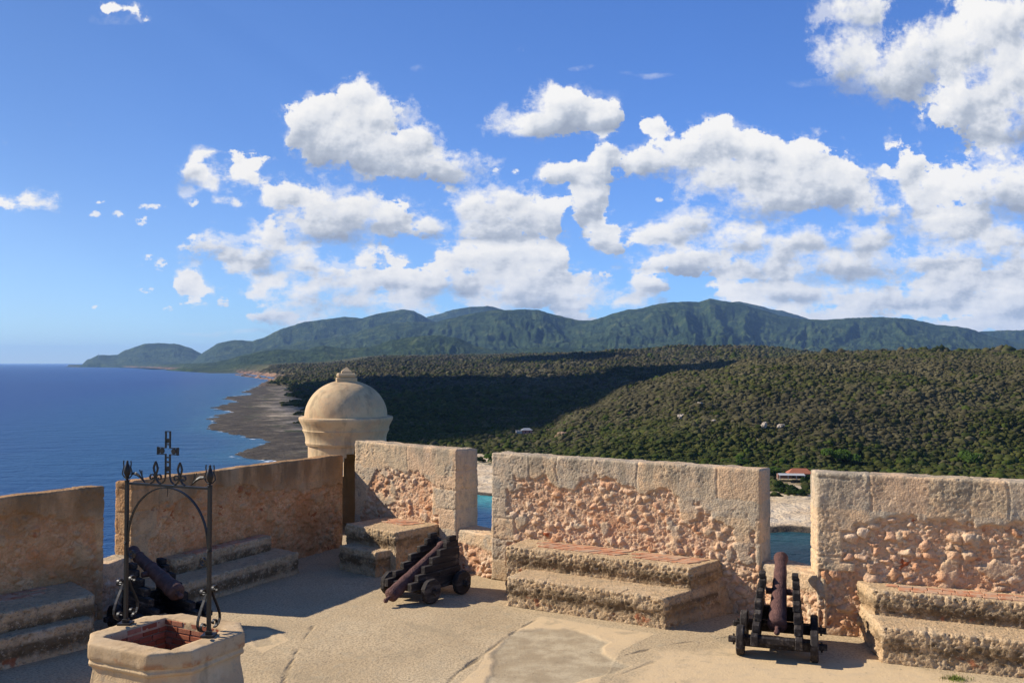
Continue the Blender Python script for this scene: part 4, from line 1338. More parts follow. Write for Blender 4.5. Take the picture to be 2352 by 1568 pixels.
# ------------------------------------------------------------------ sentry box
def build_sentry():
    cx, cy = -4.45, 24.0
    root = empty('sentry_box', (cx, cy, 0))
    tag(root, 'round domed sentry box in pale ochre plaster, behind the corner of the parapet', 'sentry box')
    door_c, door_h = math.radians(-55.5), math.radians(31)       # towards the terrace
    K = 96
    zs = list(np.linspace(-1.6, 2.26, 40))
    def shell(R, flip):
        V = []; Q = []
        for z in zs:
            for j in range(K):
                th = 2 * math.pi * j / K
                V.append((R * math.cos(th), R * math.sin(th), z))
        for i in range(len(zs) - 1):
            for j in range(K):
                th = 2 * math.pi * (j + .5) / K; zc = (zs[i] + zs[i + 1]) / 2
                dth = (th - door_c + math.pi) % (2 * math.pi) - math.pi
                top = 1.70 + .46 * math.sqrt(max(0, 1 - (dth / door_h) ** 2))
                if abs(dth) < door_h and -.05 < zc < top: continue
                for wc in (math.radians(112),):
                    dw = (th - wc + math.pi) % (2 * math.pi) - math.pi
                    if abs(dw) < .13 and 1.25 < zc < 1.95: break
                else:
                    a, b = i * K + j, i * K + (j + 1) % K
                    Q.append((a, b, b + K, a + K))
        return V, Q
    Vo, Qo = shell(1.0, 0); Vi, Qi = shell(.80, 1)
    n0 = len(Vo)
    # stitch the edges of the openings
    from collections import Counter
    cnt = Counter()
    for q in Qo:
        for a, b in zip(q, q[1:] + q[:1]): cnt[(a, b)] += 1
    rim = [(a, b) for (a, b) in cnt if (b, a) not in cnt]
    V = Vo + Vi
    Q = Qo + [tuple(n0 + i for i in reversed(q)) for q in Qi] + [(b, a, n0 + a, n0 + b) for a, b in rim]
    o = np_mesh('body', np.array(V), np.array(Q), MAT['plaster'], None, True, root)
    o.data.set_sharp_from_angle(angle=math.radians(50))
    def rev(name, prof, parent, k=96, mat=None):
        mb = MB(); mb.lathe((0, 0, 0), (0, 0, 1), prof, k)
        return mb.build(name, mat or MAT['plaster'], parent, True, 35)
    rev('cornice', [(2.24, .82), (2.24, 1.05), (2.30, 1.075), (2.34, 1.065), (2.42, 1.07), (2.52, 1.095), (2.60, 1.135), (2.63, 1.15), (2.65, 1.135), (2.72, 1.15), (2.80, 1.19), (2.88, 1.235), (2.92, 1.245), (2.955, 1.245), (2.975, 1.225), (2.985, 1.05)], root)
    prof = []
    for i in range(29):
        t = i / 28 * math.pi / 2
        prof.append((2.97 + .98 * math.sin(t) ** .98, max(.002, 1.09 * math.cos(t) ** .97)))
    d = rev('dome', prof, root)
    me = d.data
    co = np.array([v.co[:] for v in me.vertices]); dd = fbm(co * 1.6, 3, 90) * .012
    nn = co - np.array([0, 0, 2.97]); nn /= np.linalg.norm(nn, axis=1)[:, None] + 1e-9
    me.vertices.foreach_set('co', (co + nn * dd[:, None]).astype(np.float32).ravel())
    R = __import__('mathutils').Matrix.Rotation(math.radians(14), 3, 'Z')
    mb = MB()
    mb.box((0, 0, 3.93), (.54, .54, .17), R, .015); mb.box((0, 0, 4.075), (.50, .50, .12), R, .035)
    b = 4.135; h = .135
    vs = [R @ Vector((x * h, y * h, 0)) + Vector((0, 0, b)) for x, y in ((-1, -1), (1, -1), (1, 1), (-1, 1))]
    mb.add(vs + [Vector((0, 0, b + .05)) + R @ Vector((x * h * .95, y * h * .95, 0)) for x, y in ((-1, -1), (1, -1), (1, 1), (-1, 1))] + [(0, 0, b + .17)],
           [(0, 1, 5, 4), (1, 2, 6, 5), (2, 3, 7, 6), (3, 0, 4, 7), (4, 5, 8), (5, 6, 8), (6, 7, 8), (7, 4, 8)])
    mb.build('finial', MAT['plaster'], root)
    rev('corbel', [(-3.4, .05), (-3.2, .3), (-2.6, .62), (-2.1, .9), (-1.7, 1.08), (-1.58, 1.08), (-1.58, .5)], root)
    mb = MB(); mb.lathe((0, 0, 0), (0, 0, 1), [(-.06, .86), (0.0, .86)], 48); mb.build('floor', MAT['plaster'], root)

# ------------------------------------------------------------------ the well and its iron arch
def build_well():
    top = [(-5.31, 11.26), (-5.49, 11.70), (-5.11, 12.48), (-4.63, 12.61), (-3.67, 12.18), (-3.49, 11.76), (-3.89, 10.97), (-4.39, 10.82)]
    hole = [(-5.25, 11.54), (-4.77, 12.39), (-3.785, 11.87), (-4.18, 11.01)]
    c = np.array([-4.47, 11.72])
    root = empty('well', (c[0], c[1], 0))
    tag(root, 'eight-sided plastered stone well with a square brick-lined shaft and an iron arch with a cross', 'well')
    tp = np.array(top) - c; hp = np.array(hole) - c
    # resample the octagon so that the rings carry detail
    def resample(pg, n_per):
        out = []
        for i in range(len(pg)):
            a, b = pg[i], pg[(i + 1) % len(pg)]
            for k in range(n_per): out.append(a + (b - a) * k / n_per)
        return np.array(out)
    ro = resample(tp, 24)[::-1]       # counter-clockwise
    def sc(r, s): return r * s
    n_ = len(ro)
    def rings_mesh(name, prof, parent, amp=.006, seed=7, mat=None, cap=None):
        V = []; Q = []
        for (z, s) in prof:
            for p in ro: V.append((p[0] * s, p[1] * s, z))
        for i in range(len(prof) - 1):
            for j in range(n_):
                j2 = (j + 1) % n_
                Q.append((i * n_ + j, i * n_ + j2, (i + 1) * n_ + j2, (i + 1) * n_ + j))
        V = np.array(V); Q = np.array(Q)
        N = normals(V, Q)
        V = V + N * (fbm(V * 6 + 3, 4, seed)[:, None] * amp)
        o = np_mesh(name, V, Q, mat or MAT['plaster'], None, True, parent)
        o.data.set_sharp_from_angle(angle=math.radians(38))
        return o
    rings_mesh('body', [(0, 1.03), (.05, 1.02), (.15, 1.0), (.28, .985), (.40, .965), (.50, .945), (.56, .94), (.60, .945), (.64, .955)], root, .008)
    rings_mesh('rim_moulding', [(.60, .945), (.615, .975), (.63, .985), (.65, .99), (.67, .975), (.69, .972), (.71, .985)], root, .004)
    # curb slab: outer side, worn top, inner lip
    G = []
    hr = resample(hp, 48)[::-1]
    # align the two rings by angle
    def by_angle(r, k=192):
        ang = np.arctan2(r[:, 1], r[:, 0]); o = np.argsort(ang); ang = ang[o]; r = r[o]
        t = np.linspace(-math.pi, math.pi, k, endpoint=False)
        rad = np.hypot(r[:, 0], r[:, 1])
        # intersect rays with the polygon by interpolation in 1/r space between dense samples
        rr = 1 / np.interp(t, np.concatenate([ang - 2 * math.pi, ang, ang + 2 * math.pi]), np.tile(1 / rad, 3))
        return np.stack([np.cos(t) * rr, np.sin(t) * rr], 1)
    A = by_angle(resample(tp, 60)); B = by_angle(resample(hp, 60))
    k = len(A)
    rings = [(A * .985, .70), (A * 1.0, .715), (A * 1.0, .76), (A, .82), (A * 1.0, .868), (A * .993, .89), (A * .975, .90)]
    for f in (.2, .4, .6, .8, .95): rings.append((A * .975 * (1 - f) + B * f, .90 if f < .9 else .896))
    rings += [(B * 1.0, .88), (B * .995, .83), (B * .995, .79)]
    V = []; Q = []
    for r, z in rings:
        for p in r: V.append((p[0], p[1], z))
    for i in range(len(rings) - 1):
        for j in range(k):
            j2 = (j + 1) % k
            Q.append((i * k + j, i * k + j2, (i + 1) * k + j2, (i + 1) * k + j))
    V = np.array(V); Q = np.array(Q); N = normals(V, Q)
    V = V + N * (fbm(V * 8, 4, 17) * .010 + fbm(V * 30, 2, 19) * .003)[:, None]
    o = np_mesh('curb', V, Q, MAT['curb'], None, True, root); o.data.set_sharp_from_angle(angle=math.radians(50))
    # brick lining: real courses of brick on the four sides of the shaft
    mb = MB(); rg = random.Random(4)
    ml = MB()
    hpc = [Vector((p[0], p[1], 0)) for p in hp]
    cen = sum(hpc, Vector()) / 4
    ring_t = [p + (p - cen).normalized() * .03 for p in hpc]
    for i in range(4):
        a, b = ring_t[i], ring_t[(i + 1) % 4]
        L_ = (b - a).length; u = (b - a) / L_; nrm = Vector((u.y, -u.x, 0))
        if nrm.dot(cen - a) < 0: nrm = -nrm
        R = __import__('mathutils').Matrix((u, nrm, Vector((0, 0, 1)))).transposed()
        for cidx in range(14):
            z = .845 - cidx * .082
            x = -rg.uniform(.0, .2)
            while x < L_:
                l_ = .24 * rg.uniform(.85, 1.1)
                x0, x1 = max(x, 0), min(x + l_, L_)
                if x1 - x0 > .03:
                    pc = a + u * (x0 + x1) / 2 + nrm * (.0 + rg.uniform(-.006, .006)) + Vector((0, 0, z))
                    mb.box(pc, (x1 - x0 - .014, .05, .066), R, .006)
                x += l_
        ml.add([a + nrm * .006 + Vector((0, 0, -.5)), b + nrm * .006 + Vector((0, 0, -.5)), b + nrm * .006 + Vector((0, 0, .88)), a + nrm * .006 + Vector((0, 0, .88))], [(0, 1, 2, 3)])
    ml.add([p + Vector((0, 0, -.35)) for p in hpc], [(0, 1, 2, 3)])
    bl = mb.build('brick_lining', MAT['wellbrick'], root); ml.build('mortar', MAT['mortar'], bl, recalc=False)

    # ---- iron arch
    p0 = Vector((-5.19 - c[0], 12.08 - c[1], .90)); p1 = Vector((-3.895 - c[0], 11.55 - c[1], .90))
    U = (p1 - p0); L_ = U.length; U.normalize(); Wd = Vector((-U.y, U.x, 0)); Zv = Vector((0, 0, 1))
    def q(s, z, w=0.0): return p0 + U * s + Zv * z + Wd * w
    IR = MAT['iron']
    fr = bpy.data.objects.new('iron_arch', None); link(fr, root)
    def spiral(cx, cz, r0, r1, a0, a1, n2=26):
        return [(cx + (r0 + (r1 - r0) * t) * math.cos(a0 + (a1 - a0) * t), cz + (r0 + (r1 - r0) * t) * math.sin(a0 + (a1 - a0) * t)) for t in [i / n2 for i in range(n2 + 1)]]
    for s in (0.0, L_):
        mb = MB()
        mb.bar([q(s, .0), q(s, 1.93)], .042, .042, side=U)
        mb.box(q(s, .015), (.17, .17, .03), None, .004)
        mb.box(q(s, .05), (.075, .075, .05), None, .006)
        for z in (1.08, 1.10, 1.92, 1.955): mb.lathe(q(s, z), (0, 0, 1), [(-.008, .030), (-.004, .036), (.004, .036), (.008, .030)], 12)
        mb.build('post', IR, fr)
        mb = MB()
        mb.lathe(q(s, 1.93), (0, 0, 1), [(0, .014), (.03, .020), (.06, .032), (.10, .046), (.14, .046), (.18, .034), (.22, .018), (.235, .014), (.25, .017), (.262, .003)], 14)
        for sg in (-1, 1):       # thin curled sepals
            pts = [q(s + sg * x, z) for x, z in ((.01, 1.955), (.05, 1.965), (.085, 2.0), (.08, 2.05), (.06, 2.10), (.068, 2.15), (.062, 2.19))]
            mb.bar(pts, .007, .016, side=Wd)
        mb.build('finial', IR, fr, True, 40)
        # lyre-shaped scrolls at the foot, standing across the frame
        for sg in (-1, 1):
            pts = []
            pts += spiral(.085, .15, .018, .062, math.pi * 3.2, math.pi * 1.5, 22)
            pts += [(.125, .095), (.17, .125), (.195, .18), (.19, .24), (.165, .31), (.12, .40), (.075, .48), (.055, .53)]
            pts += spiral(.10, .575, .060, .016, math.pi * 1.12, -math.pi * 1.15, 26)
            P3_ = [q(s, z, sg * (x + .012)) for x, z in pts]
            m2 = MB(); m2.bar(P3_, .036, .013, side=U); m2.build('scroll', IR, fr)
    # small scrolls where the inner arch leaves the posts
    for s, sg in ((0.0, 1), (L_, -1)):
        pts = [(0.0, 1.12), (.02, 1.02), (.045, .96)]
        pts = [(.02, 1.10), (.022, 1.02), (.03, .95), (.055, .90), (.095, .885), (.135, .905), (.15, .95)] + spiral(.10, .955, .048, .012, 0, math.pi * 2.6, 24)
        m2 = MB(); m2.bar([q(s + sg * x, z) for x, z in pts], .028, .009, side=Wd); m2.build('scroll', IR, fr)
    mb = MB()
    n3 = 40; pts = []
    for i in range(n3 + 1):
        t = math.pi * i / n3
        pts.append(q(L_ / 2 - (L_ / 2 - .022) * math.cos(t), 1.08 + .78 * math.sin(t) ** .9))
    mb.bar(pts, .034, .015, side=Wd)
    mb.bar(spiral_pts := [q(L_ / 2, 1.86), q(L_ / 2 + .004, 1.80), q(L_ / 2 - .006, 1.74)], .008)
    mb.build('arch', IR, fr)
    mb = MB(); mb.bar([q(0, 1.885), q(L_, 1.885)], .034, .030, side=Wd); mb.build('rail', IR, fr)
    # cross of doubled bars with ring infill
    cr = bpy.data.objects.new('cross', None)
    mb = MB(); m_ = L_ / 2
    for sg in (-1, 1):
        pts = [(.14, 1.905), (.095, 1.915), (.058, 1.945), (.040, 1.99), (.036, 2.05), (.036, 2.30)]
        mb.bar([q(m_ + sg * x, z) for x, z in pts], .026, .011, side=Wd)
        mb.bar([q(m_ + sg * .036, 2.30), q(m_ + sg * .175, 2.30)], .026, .011, side=Wd)
        mb.bar([q(m_ + sg * .036, 2.385), q(m_ + sg * .175, 2.385)], .026, .011, side=Wd)
        mb.bar([q(m_ + sg * .172, 2.290), q(m_ + sg * .172, 2.395)], .026, .010, side=Wd)
        mb.bar([q(m_ + sg * .150, 2.30), q(m_ + sg * .150, 2.385)], .020, .008, side=Wd)
        mb.bar([q(m_ + sg * .036, 2.38), q(m_ + sg * .036, 2.60)], .026, .011, side=Wd)
        mb.lathe(q(m_ + sg * .098, 2.342) - Wd * .010, Wd, [(0, .010), (0, .036), (.02, .036), (.02, .010)], 14)
    mb.bar([q(m_ - .041, 2.60), q(m_ + .041, 2.60)], .026, .012, side=Wd)
    for z in (2.05, 2.13, 2.20, 2.26, 2.43, 2.50): mb.bar([q(m_ - .036, z), q(m_ + .036, z)], .020, .016 if z > 2.2 else .024, side=Wd)
    mb.lathe(q(m_, 2.10) - Wd * .008, Wd, [(0, .004), (0, .026), (.016, .026), (.016, .004)], 12)
    mb.lathe(q(m_, 2.47) - Wd * .008, Wd, [(0, .004), (0, .024), (.016, .024), (.016, .004)], 12)
    mb.build('cross', IR, fr)
    for sg in (-1, 1):     # flower of scrolls, then a leaf
        mb = MB(); f0 = m_ + sg * .205
        for s2 in (-1, 1):
            pts = [(0, 2.19), (.020, 2.155), (.034, 2.11), (.026, 2.07), (.008, 2.035), (.004, 2.0), (.014, 1.96), (.045, 1.925), (.085, 1.905)]
            mb.bar([q(f0 + s2 * x, z) for x, z in pts], 0.028, .013, side=Wd)
            pts = [(.010, 2.0)] + [(a_, b_) for a_, b_ in spiral(.062, 1.985, .05, .014, math.pi * .95, -math.pi * 1.05, 20)]
            mb.bar([q(f0 + s2 * x, z) for x, z in pts], 0.026, .012, side=Wd)
        mb.box(q(f0, 2.185), (.02, .02, .035)); mb.box(q(f0, 2.0), (.035, .03, .018))
        mb.build('flower_scroll', IR, fr)
        s0 = 0 if sg < 0 else L_
        mb = MB()
        cl = [(.06, 2.005, .008), (.10, 2.02, .034), (.16, 2.015, .048), (.22, 1.985, .044), (.27, 1.945, .034), (.31, 1.91, .012)]
        rings = []
        for i, (x, z, w) in enumerate(cl):
            a = q(s0 - sg * x, z)
            rings.append([a + Zv * w * .55 , a + Wd * .014, a - Zv * w * .45, a - Wd * .014])
        mb.loft(rings)
        for x1, z1 in ((.215, 2.075), (.255, 2.07)):
            mb.bar([q(s0 - sg * .29, 1.93), q(s0 - sg * (.26), 1.99), q(s0 - sg * x1, z1)], .010, .012, side=Wd)
        mb.build('leaf', IR, fr)

# ------------------------------------------------------------------ cannons
def build_cannons():
    M3 = __import__('mathutils').Matrix
    def wheel(mb, x, y, R, w, rg):
        K = 20; o = Vector((x, y, R)); rings = []
        for (t, r) in ((-w / 2, R * .93), (-w / 2 + .015, R), (w / 2 - .015, R), (w / 2, R * .93)):
            ring = []
            for j in range(K):
                rr = r * (1 + .02 * math.sin(j * 2.3 + x * 9) + (.012 if j % 5 else -.03))
                ring.append(o + Vector((t, math.cos(2 * math.pi * j / K) * rr, math.sin(2 * math.pi * j / K) * rr)))
            rings.append(ring)
        mb.loft(rings)
    def make(label, barrel_mat, b0, b1, rb, rm, rings, seed, group, front_bar=False, blk=1.0):
        rg = random.Random(seed)
        root = empty('cannon', (0, 0, 0)); tag(root, label, 'cannon', group)
        WD = MAT['wood']
        for sx in (-1, 1):
            mb = MB(); tops = [(-.76, .385), (-.57, .50), (-.37, .625), (-.16, .75), (.05, .87), (.24, .985)]
            zb = .24
            for i, (y0, zt) in enumerate(tops):
                z0 = zb if i == 0 else tops[i - 1][1]
                jx = rg.uniform(-.014, .014)
                yy1 = .60 - (0.0 if i < 5 else .02) + rg.uniform(-.01, .01)
                mb.box((sx * (.305 - .010 * i) + jx, (y0 + yy1) / 2, (z0 + zt) / 2), (.105, yy1 - y0, zt - z0 - .003), None, .009)
            mb.box((sx * .25, .44, 1.03), (.10, .20, .085), None, .012)
            mb.box((sx * .305, .10, .205), (.10, .60, .08), None, .01)
            mb.build('cheek', WD, root)
        for y in (-.43, .43):
            mb = MB(); mb.box((0, y, .225), (.98, .15, .15), None, .012)
            mb.box((0, y, .225), (1.42, .085, .085), None, .01)
            for sx in (-1, 1): mb.box((sx * .63, y, .225), (.03, .03, .16), None, .004)
            mb.build('axle', WD, root)
            for sx in (-1, 1):
                mb = MB(); wheel(mb, sx * .53, y, .222, .115, rg); mb.build('wheel', WD, root, False)
        for tb, ts in (((0, .50, .42), (.52, .09, .22)), ((0, -.60, .30), (.52, .11, .09))):
            mb = MB(); mb.box(tb, ts, None, .01); mb.build('transom', WD, root)
        if front_bar:
            mb = MB()
            mb.box((-.02, .52, .90), (.50, .10, .11), M3.Rotation(.05, 3, 'Y'), .012)
            mb.build('transom', WD, root)
        for sx in (-1, 1):
            for y, z in ((-.43, .33), (.43, .33), (0, .45)):
                mb = MB(); mb.lathe((sx * .355, y, z), (sx, 0, 0), [(0, .022), (.017, .022), (.022, .01)], 8); mb.build('bolt', MAT['iron'], root)
        b0 = Vector(b0); b1 = Vector(b1); L_ = (b1 - b0).length; ax = (b1 - b0).normalized()
        prof = [(-.03, rb * .55), (-.02, rb * .8), (0, rb * .97), (.02, rb * 1.03), (.055, rb * 1.03), (.065, rb)]
        for i in range(1, 40):
            f = i / 40; t = .065 + f * (L_ - .2 - .065); r = rb + (rm - rb) * f ** .9
            for rr in rings:
                if abs(f - rr) < .013: r += .014
            prof.append((t, r))
        prof += [(L_ - .18, rm * 1.0), (L_ - .12, rm * 1.10), (L_ - .06, rm * 1.24), (L_ - .03, rm * 1.25), (L_, rm * 1.15), (L_, rm * .52), (L_ - .25, rm * .50), (L_ - .26, .01)]
        mb = MB(); mb.lathe(b0, ax, prof, 28)
        b = mb.build('barrel', barrel_mat, root, True, 40)
        if barrel_mat.name == 'rust_iron':
            me = b.data; co = np.array([v.co[:] for v in me.vertices]); 
            t = (co - np.array(b0)) @ np.array(ax); c_ = np.array(b0) + t[:, None] * np.array(ax); d = co - c_; rl = np.linalg.norm(d, axis=1) + 1e-6
            k = fbm(co * 12, 4, seed) * .010 * (rl > rm * .8)
            me.vertices.foreach_set('co', (co + d / rl[:, None] * k[:, None]).astype(np.float32).ravel())
        mb = MB(); mb.lathe(b0, -ax, [(.01, rb * .4), (.05, .035), (.08, .028), (.10, .036), (.125, .045), (.15, .042), (.17, .025), (.178, .004)], 14)
        mb.build('cascabel', barrel_mat, root, True, 50)
        tm = b0 + ax * L_ * .50
        for sx in (-1, 1):
            mb = MB(); mb.lathe(tm - Vector((0, 0, .03)), (sx, 0, 0), [(0, .05), ((rb + rm) / 2 + .085, .048), ((rb + rm) / 2 + .09, .04)], 14)
            mb.build('trunnion', barrel_mat, root, True, 50)
        return root
    g = 'old cannons on stepped wooden carriages'
    c3 = make('rust-brown cannon pointing up through the right embrasure on a stepped wooden carriage', MAT['rust'],
              (0, -.30, .44), (.02, 1.12, 1.19), .140, .092, (), 3, g)
    c3.location = (4.10, 13.86, 0.0); c3.rotation_euler = (0, 0, -math.radians(18.5))
    cA = make('tipped rusty cannon with its breech on the floor and its muzzle inside the carriage', MAT['rust'],
              (.06, -1.0, .175), (-.02, .50, .84), .128, .090, (), 5, g, True)
    cA.location = (-1.64, 17.15, 0.0); cA.rotation_euler = (0, 0, -math.radians(38))
    c1 = make('dark ringed cannon on a black carriage in the shade right behind the well', MAT['gun'],
              (0, -.62, .72), (0, 1.02, 1.15), .135, .088, (.30, .62, .95, .08), 9, g)
    c1.location = (-5.84, 14.86, 0.0); c1.rotation_euler = (0, 0, math.radians(47))

# ------------------------------------------------------------------ far things
def ground_at(G, px, py):
    t = (px - 1176) / F
    i = int(round((t - G['ts'][0]) / (G['ts'][1] - G['ts'][0])))
    E = G['E'][:, i]; ys = G['ys']
    scr = 834 - F * (E + SEA - CAMH) / ys
    for j in range(len(ys)):
        if ys[j] > 350 and scr[j] <= py: return Vector((t * ys[j], ys[j], E[j] + SEA))
    return Vector((t * 3000, 3000, SEA + 60))

def build_houses(G):
    # tile-roofed house by the inlet
    g = Vector((162.0, 512.0, SEA + 4.6))
    root = empty('house', tuple(g), math.radians(-6))
    tag(root, 'low house with orange tiled roof and grey tin porch, across the inlet', 'house')
    mb = MB(); mb.box((3.0, 3.0, 1.3), (12, 7, 2.6)); w = mb.build('wall', MAT['hwall'], root)
    for x in (-1.2, 2.4, 6.0):
        mb = MB(); mb.box((x, -.53, 1.2), (1.3, .06, 1.5)); mb.build('window', MAT['hdark'], root)
    mb = MB()
    a = [(-4.2, -1.2, 2.7), (10, -1.2, 2.7), (10, 7.4, 2.7), (-4.2, 7.4, 2.7), (-1.0, 3.0, 5.4), (7.0, 3.0, 5.4)]
    a2 = [(x, y, z + .15) for x, y, z in a]
    mb.add(a2, [(0, 1, 5, 4), (1, 2, 5), (2, 3, 4, 5), (3, 0, 4)]); mb.add(a[:4] + a2[:4], [(3, 2, 1, 0), (0, 1, 5, 4), (1, 2, 6, 5), (2, 3, 7, 6), (3, 0, 4, 7)])
    mb.build('roof', MAT['tile'], root)
    mb = MB()
    t = [(-10, -5.5, 2.3), (4.5, -5.5, 2.3), (4.5, -1.0, 2.95), (-10, -1.0, 2.95)]
    mb.add(t + [(x, y, z + .12) for x, y, z in t], [(3, 2, 1, 0), (4, 5, 6, 7), (0, 1, 5, 4), (1, 2, 6, 5), (2, 3, 7, 6), (3, 0, 4, 7)])
    mb.build('porch_roof', MAT['tin'], root)
    for x in (-9.6, -5.0, -.4, 4.1):
        mb = MB(); mb.box((x, -5.2, 1.15), (.28, .28, 2.3)); mb.build('porch_post', MAT['hwhite'], root)
    mb = MB(); mb.box((-6, 1.5, 1.2), (7.5, 5, 2.4)); mb.build('shed', MAT['hwall'], root)
    # white house in the valley
    gg = ground_at(G, 1206, 995)
    root = empty('house', (gg.x, gg.y, gg.z - .3), math.radians(8))
    tag(root, 'tiny pale-roofed house alone among trees at the foot of the shaded valley', 'house')
    mb = MB(); mb.box((1.5, 0, 1.6), (9, 6, 3.2)); mb.build('wall', MAT['hpink'], root)
    mb = MB()
    b = [(-3.8, -3.8, 3.3), (6.8, -3.8, 3.3), (6.8, 3.8, 3.3), (-3.8, 3.8, 3.3), (-1.0, 0, 5.2), (4.0, 0, 5.2)]
    mb.add(b, [(0, 1, 5, 4), (1, 2, 5), (2, 3, 4, 5), (3, 0, 4), (3, 2, 1, 0)]); mb.build('roof', MAT['tin'], root)
    mb = MB(); mb.box((-6, -1, 1.35), (5.2, 4, 2.7)); mb.box((-6, -1, 2.8), (6, 4.8, .2)); mb.build('annex', MAT['hwhite'], root)
    for x in (0, 3.6):
        mb = MB(); mb.box((x, -3.03, 1.8), (1.2, .08, 1.2)); mb.build('window', MAT['hdark'], root)
    # mast on the headland
    m0 = ground_at(G, 226, 823)
    mb = MB(); H = 75
    for a in range(3):
        th = a * 2.094
        mb.bar([m0 + Vector((5 * math.cos(th), 5 * math.sin(th), -15)), m0 + Vector((1.2 * math.cos(th), 1.2 * math.sin(th), H))], 2.0)
    for k in range(6): mb.box(m0 + Vector((0, 0, k * 12)), (8 - k, 8 - k, 1.2))
    mb.bar([m0 + Vector((0, 0, H)), m0 + Vector((0, 0, H + 18))], 1.6)
    o = mb.build('radio_mast', MAT['tin']); tag(o, 'thin radio mast on the farthest headland above the sea', 'mast')

def rock_mesh(name, loc, size, seed, mat):
    import bmesh
    bm = bmesh.new(); bmesh.ops.create_icosphere(bm, subdivisions=3, radius=1)
    co = np.array([v.co[:] for v in bm.verts])
    d = fbm(co * 1.6 + seed, 4, seed, .6) * .75 - np.abs(fbm(co * 3.5 + seed, 4, seed + 5)) * .55
    co = co * (1 + d[:, None]) * np.array(size)
    for v, c in zip(bm.verts, co): v.co = c
    me = bpy.data.meshes.new(name); bm.to_mesh(me); bm.free(); me.materials.append(mat)
    o = bpy.data.objects.new(name, me); link(o); o.location = loc
    return o

def build_nature(G):
    for i, (px, py, w, lab) in enumerate((
        (1566, 962, 8, 'widest pale rock outcrop halfway up the green hill'),
        (1606, 931, 5, 'small pale rock high on the hill, above the widest outcrop'),
        (1751, 985, 4, 'narrow upright pale rock right of the middle of the hillside'),
        (1788, 983, 5, 'low pale rock right beside the narrow upright one'),
        (1292, 1003, 9, 'bare reddish rock bank at the left foot of the hill, right of the tiny house'),
        (1260, 990, 4, 'small reddish rock between the tiny house and the bare rock bank'),
        (1637, 970, 3, 'little pale rock between the widest outcrop and the upright one'))):
        p = ground_at(G, px, py)
        o = rock_mesh('rock_outcrop', (p.x, p.y - 3, p.z + .9), (w * .62, w * .6, w * .36 if i != 2 else w * .8), 30 + i, MAT['rockpale'] if i not in (4, 5) else MAT['rockred'])
        tag(o, lab, 'rock', 'bare rocks on the hillside')
    rng = np.random.default_rng(77)
    T = [(1776,1092,4.2,'bright green rounded tree at the left of the orange-roofed house'),
         (1790,1122,3.4,'dark bush on the slope below the left end of the orange-roofed house'),
         (1812,1132,4.0,'widest dark bush between road and beach'),
         (1836,1136,2.8,'small dark bush at the right end of the beach bushes'),
         (1846,1110,3.0,'green shrub in front of the porch of the orange-roofed house'),
         (1862,1106,3.2,'green shrub at the right corner of the orange-roofed house'),
         (1921,1066,8.0,'large pale green tree behind the left part of the far right wall'),
         (1785,1068,3.6,'small green tree behind the left end of the orange-roofed house'),
         (1130,1062,5.0,'bright green bush at the top of the sand, left of the wide wall'),
         (1105,1060,3.2,'low green bush beside the sand between the two parapet walls'),
         (2230,1070,7.5,'broad pale green tree on the slope above the far right wall'),
         (1705,1068,5.0,'bright green tree just above the right part of the wide wall')]
    for i, (px, py, r, lab) in enumerate(T):
        p = ground_at(G, px, py)
        root = empty('tree' if r > 3.3 else 'shrub', (p.x, p.y, p.z - .2))
        tag(root, lab, 'tree' if r > 3.3 else 'shrub', 'single trees and bushes near the inlet')
        tp = tree_template(rng, 900, .16, .9)
        V = tp * r
        base = np.array([.085, .135, .028]) if i in (0, 6, 7, 8, 10, 11) else np.array([.035, .060, .016])
        C = np.repeat(base[None] * rng.uniform(.65, 1.35, (900, 1)), 3, axis=0)
        o = np_mesh('crown', V, np.arange(len(V)).reshape(-1, 3), MAT['foliage'], dict(tint=C), False, root)
        mb = MB()
        for k in range(4):
            e_ = Vector((rng.uniform(-.5, .5) * r, rng.uniform(-.5, .5) * r, r * .9))
            mb.bar([Vector((0, 0, -.3)), Vector((e_.x * .2, e_.y * .2, r * .35)), e_], .10 * r * .5, k=6)
        mb.build('trunk', MAT['trunk'], root)
    # dead stones along the waterline of the inlet
    # dirt road in front of the house
    rl = ROADLINE
    V = []; Q = []
    for i, p in enumerate(rl):
        d = rl[min(i + 1, len(rl) - 1)] - rl[max(i - 1, 0)]; d /= np.linalg.norm(d); nn = np.array([-d[1], d[0]])
        for s in (-2.3, 2.3):
            q = p + nn * s
            z = SEA + float(grid_sample(G, np.array([q[0]]), np.array([q[1]]), 'E')[0]) + .25
            V.append((q[0], q[1], z))
        if i: Q.append((2 * i - 2, 2 * i - 1, 2 * i + 1, 2 * i))
    o = np_mesh('dirt_road', V, Q, MAT['dirt'], None, True); tag(o, kind='structure')
    # tuft of grass on the terrace
    rg = random.Random(5); mb = MB()
    c = P(2192, 1562)
    for k in range(520):
        a = rg.uniform(0, 6.28); r = abs(rg.gauss(0, .10)); b = Vector((c.x + math.cos(a) * r * 1.3, c.y + math.sin(a) * r * .8, 0))
        h = rg.uniform(.02, .075) * (1.2 - r * 2.5); l_ = Vector((rg.uniform(-.03, .03), rg.uniform(-.03, .03), h))
        s = Vector((math.cos(a), -math.sin(a), 0)) * .0035
        mb.add([b - s, b + s, b + l_ * .6 + s * .7 + Vector((0, 0, h * .15)), b + l_], [(0, 1, 2), (0, 2, 3)])
    o = mb.build('grass', MAT['grass'], recalc=False); tag(o, 'small tuft of yellow-green grass growing from the terrace floor', 'grass', kind='stuff')

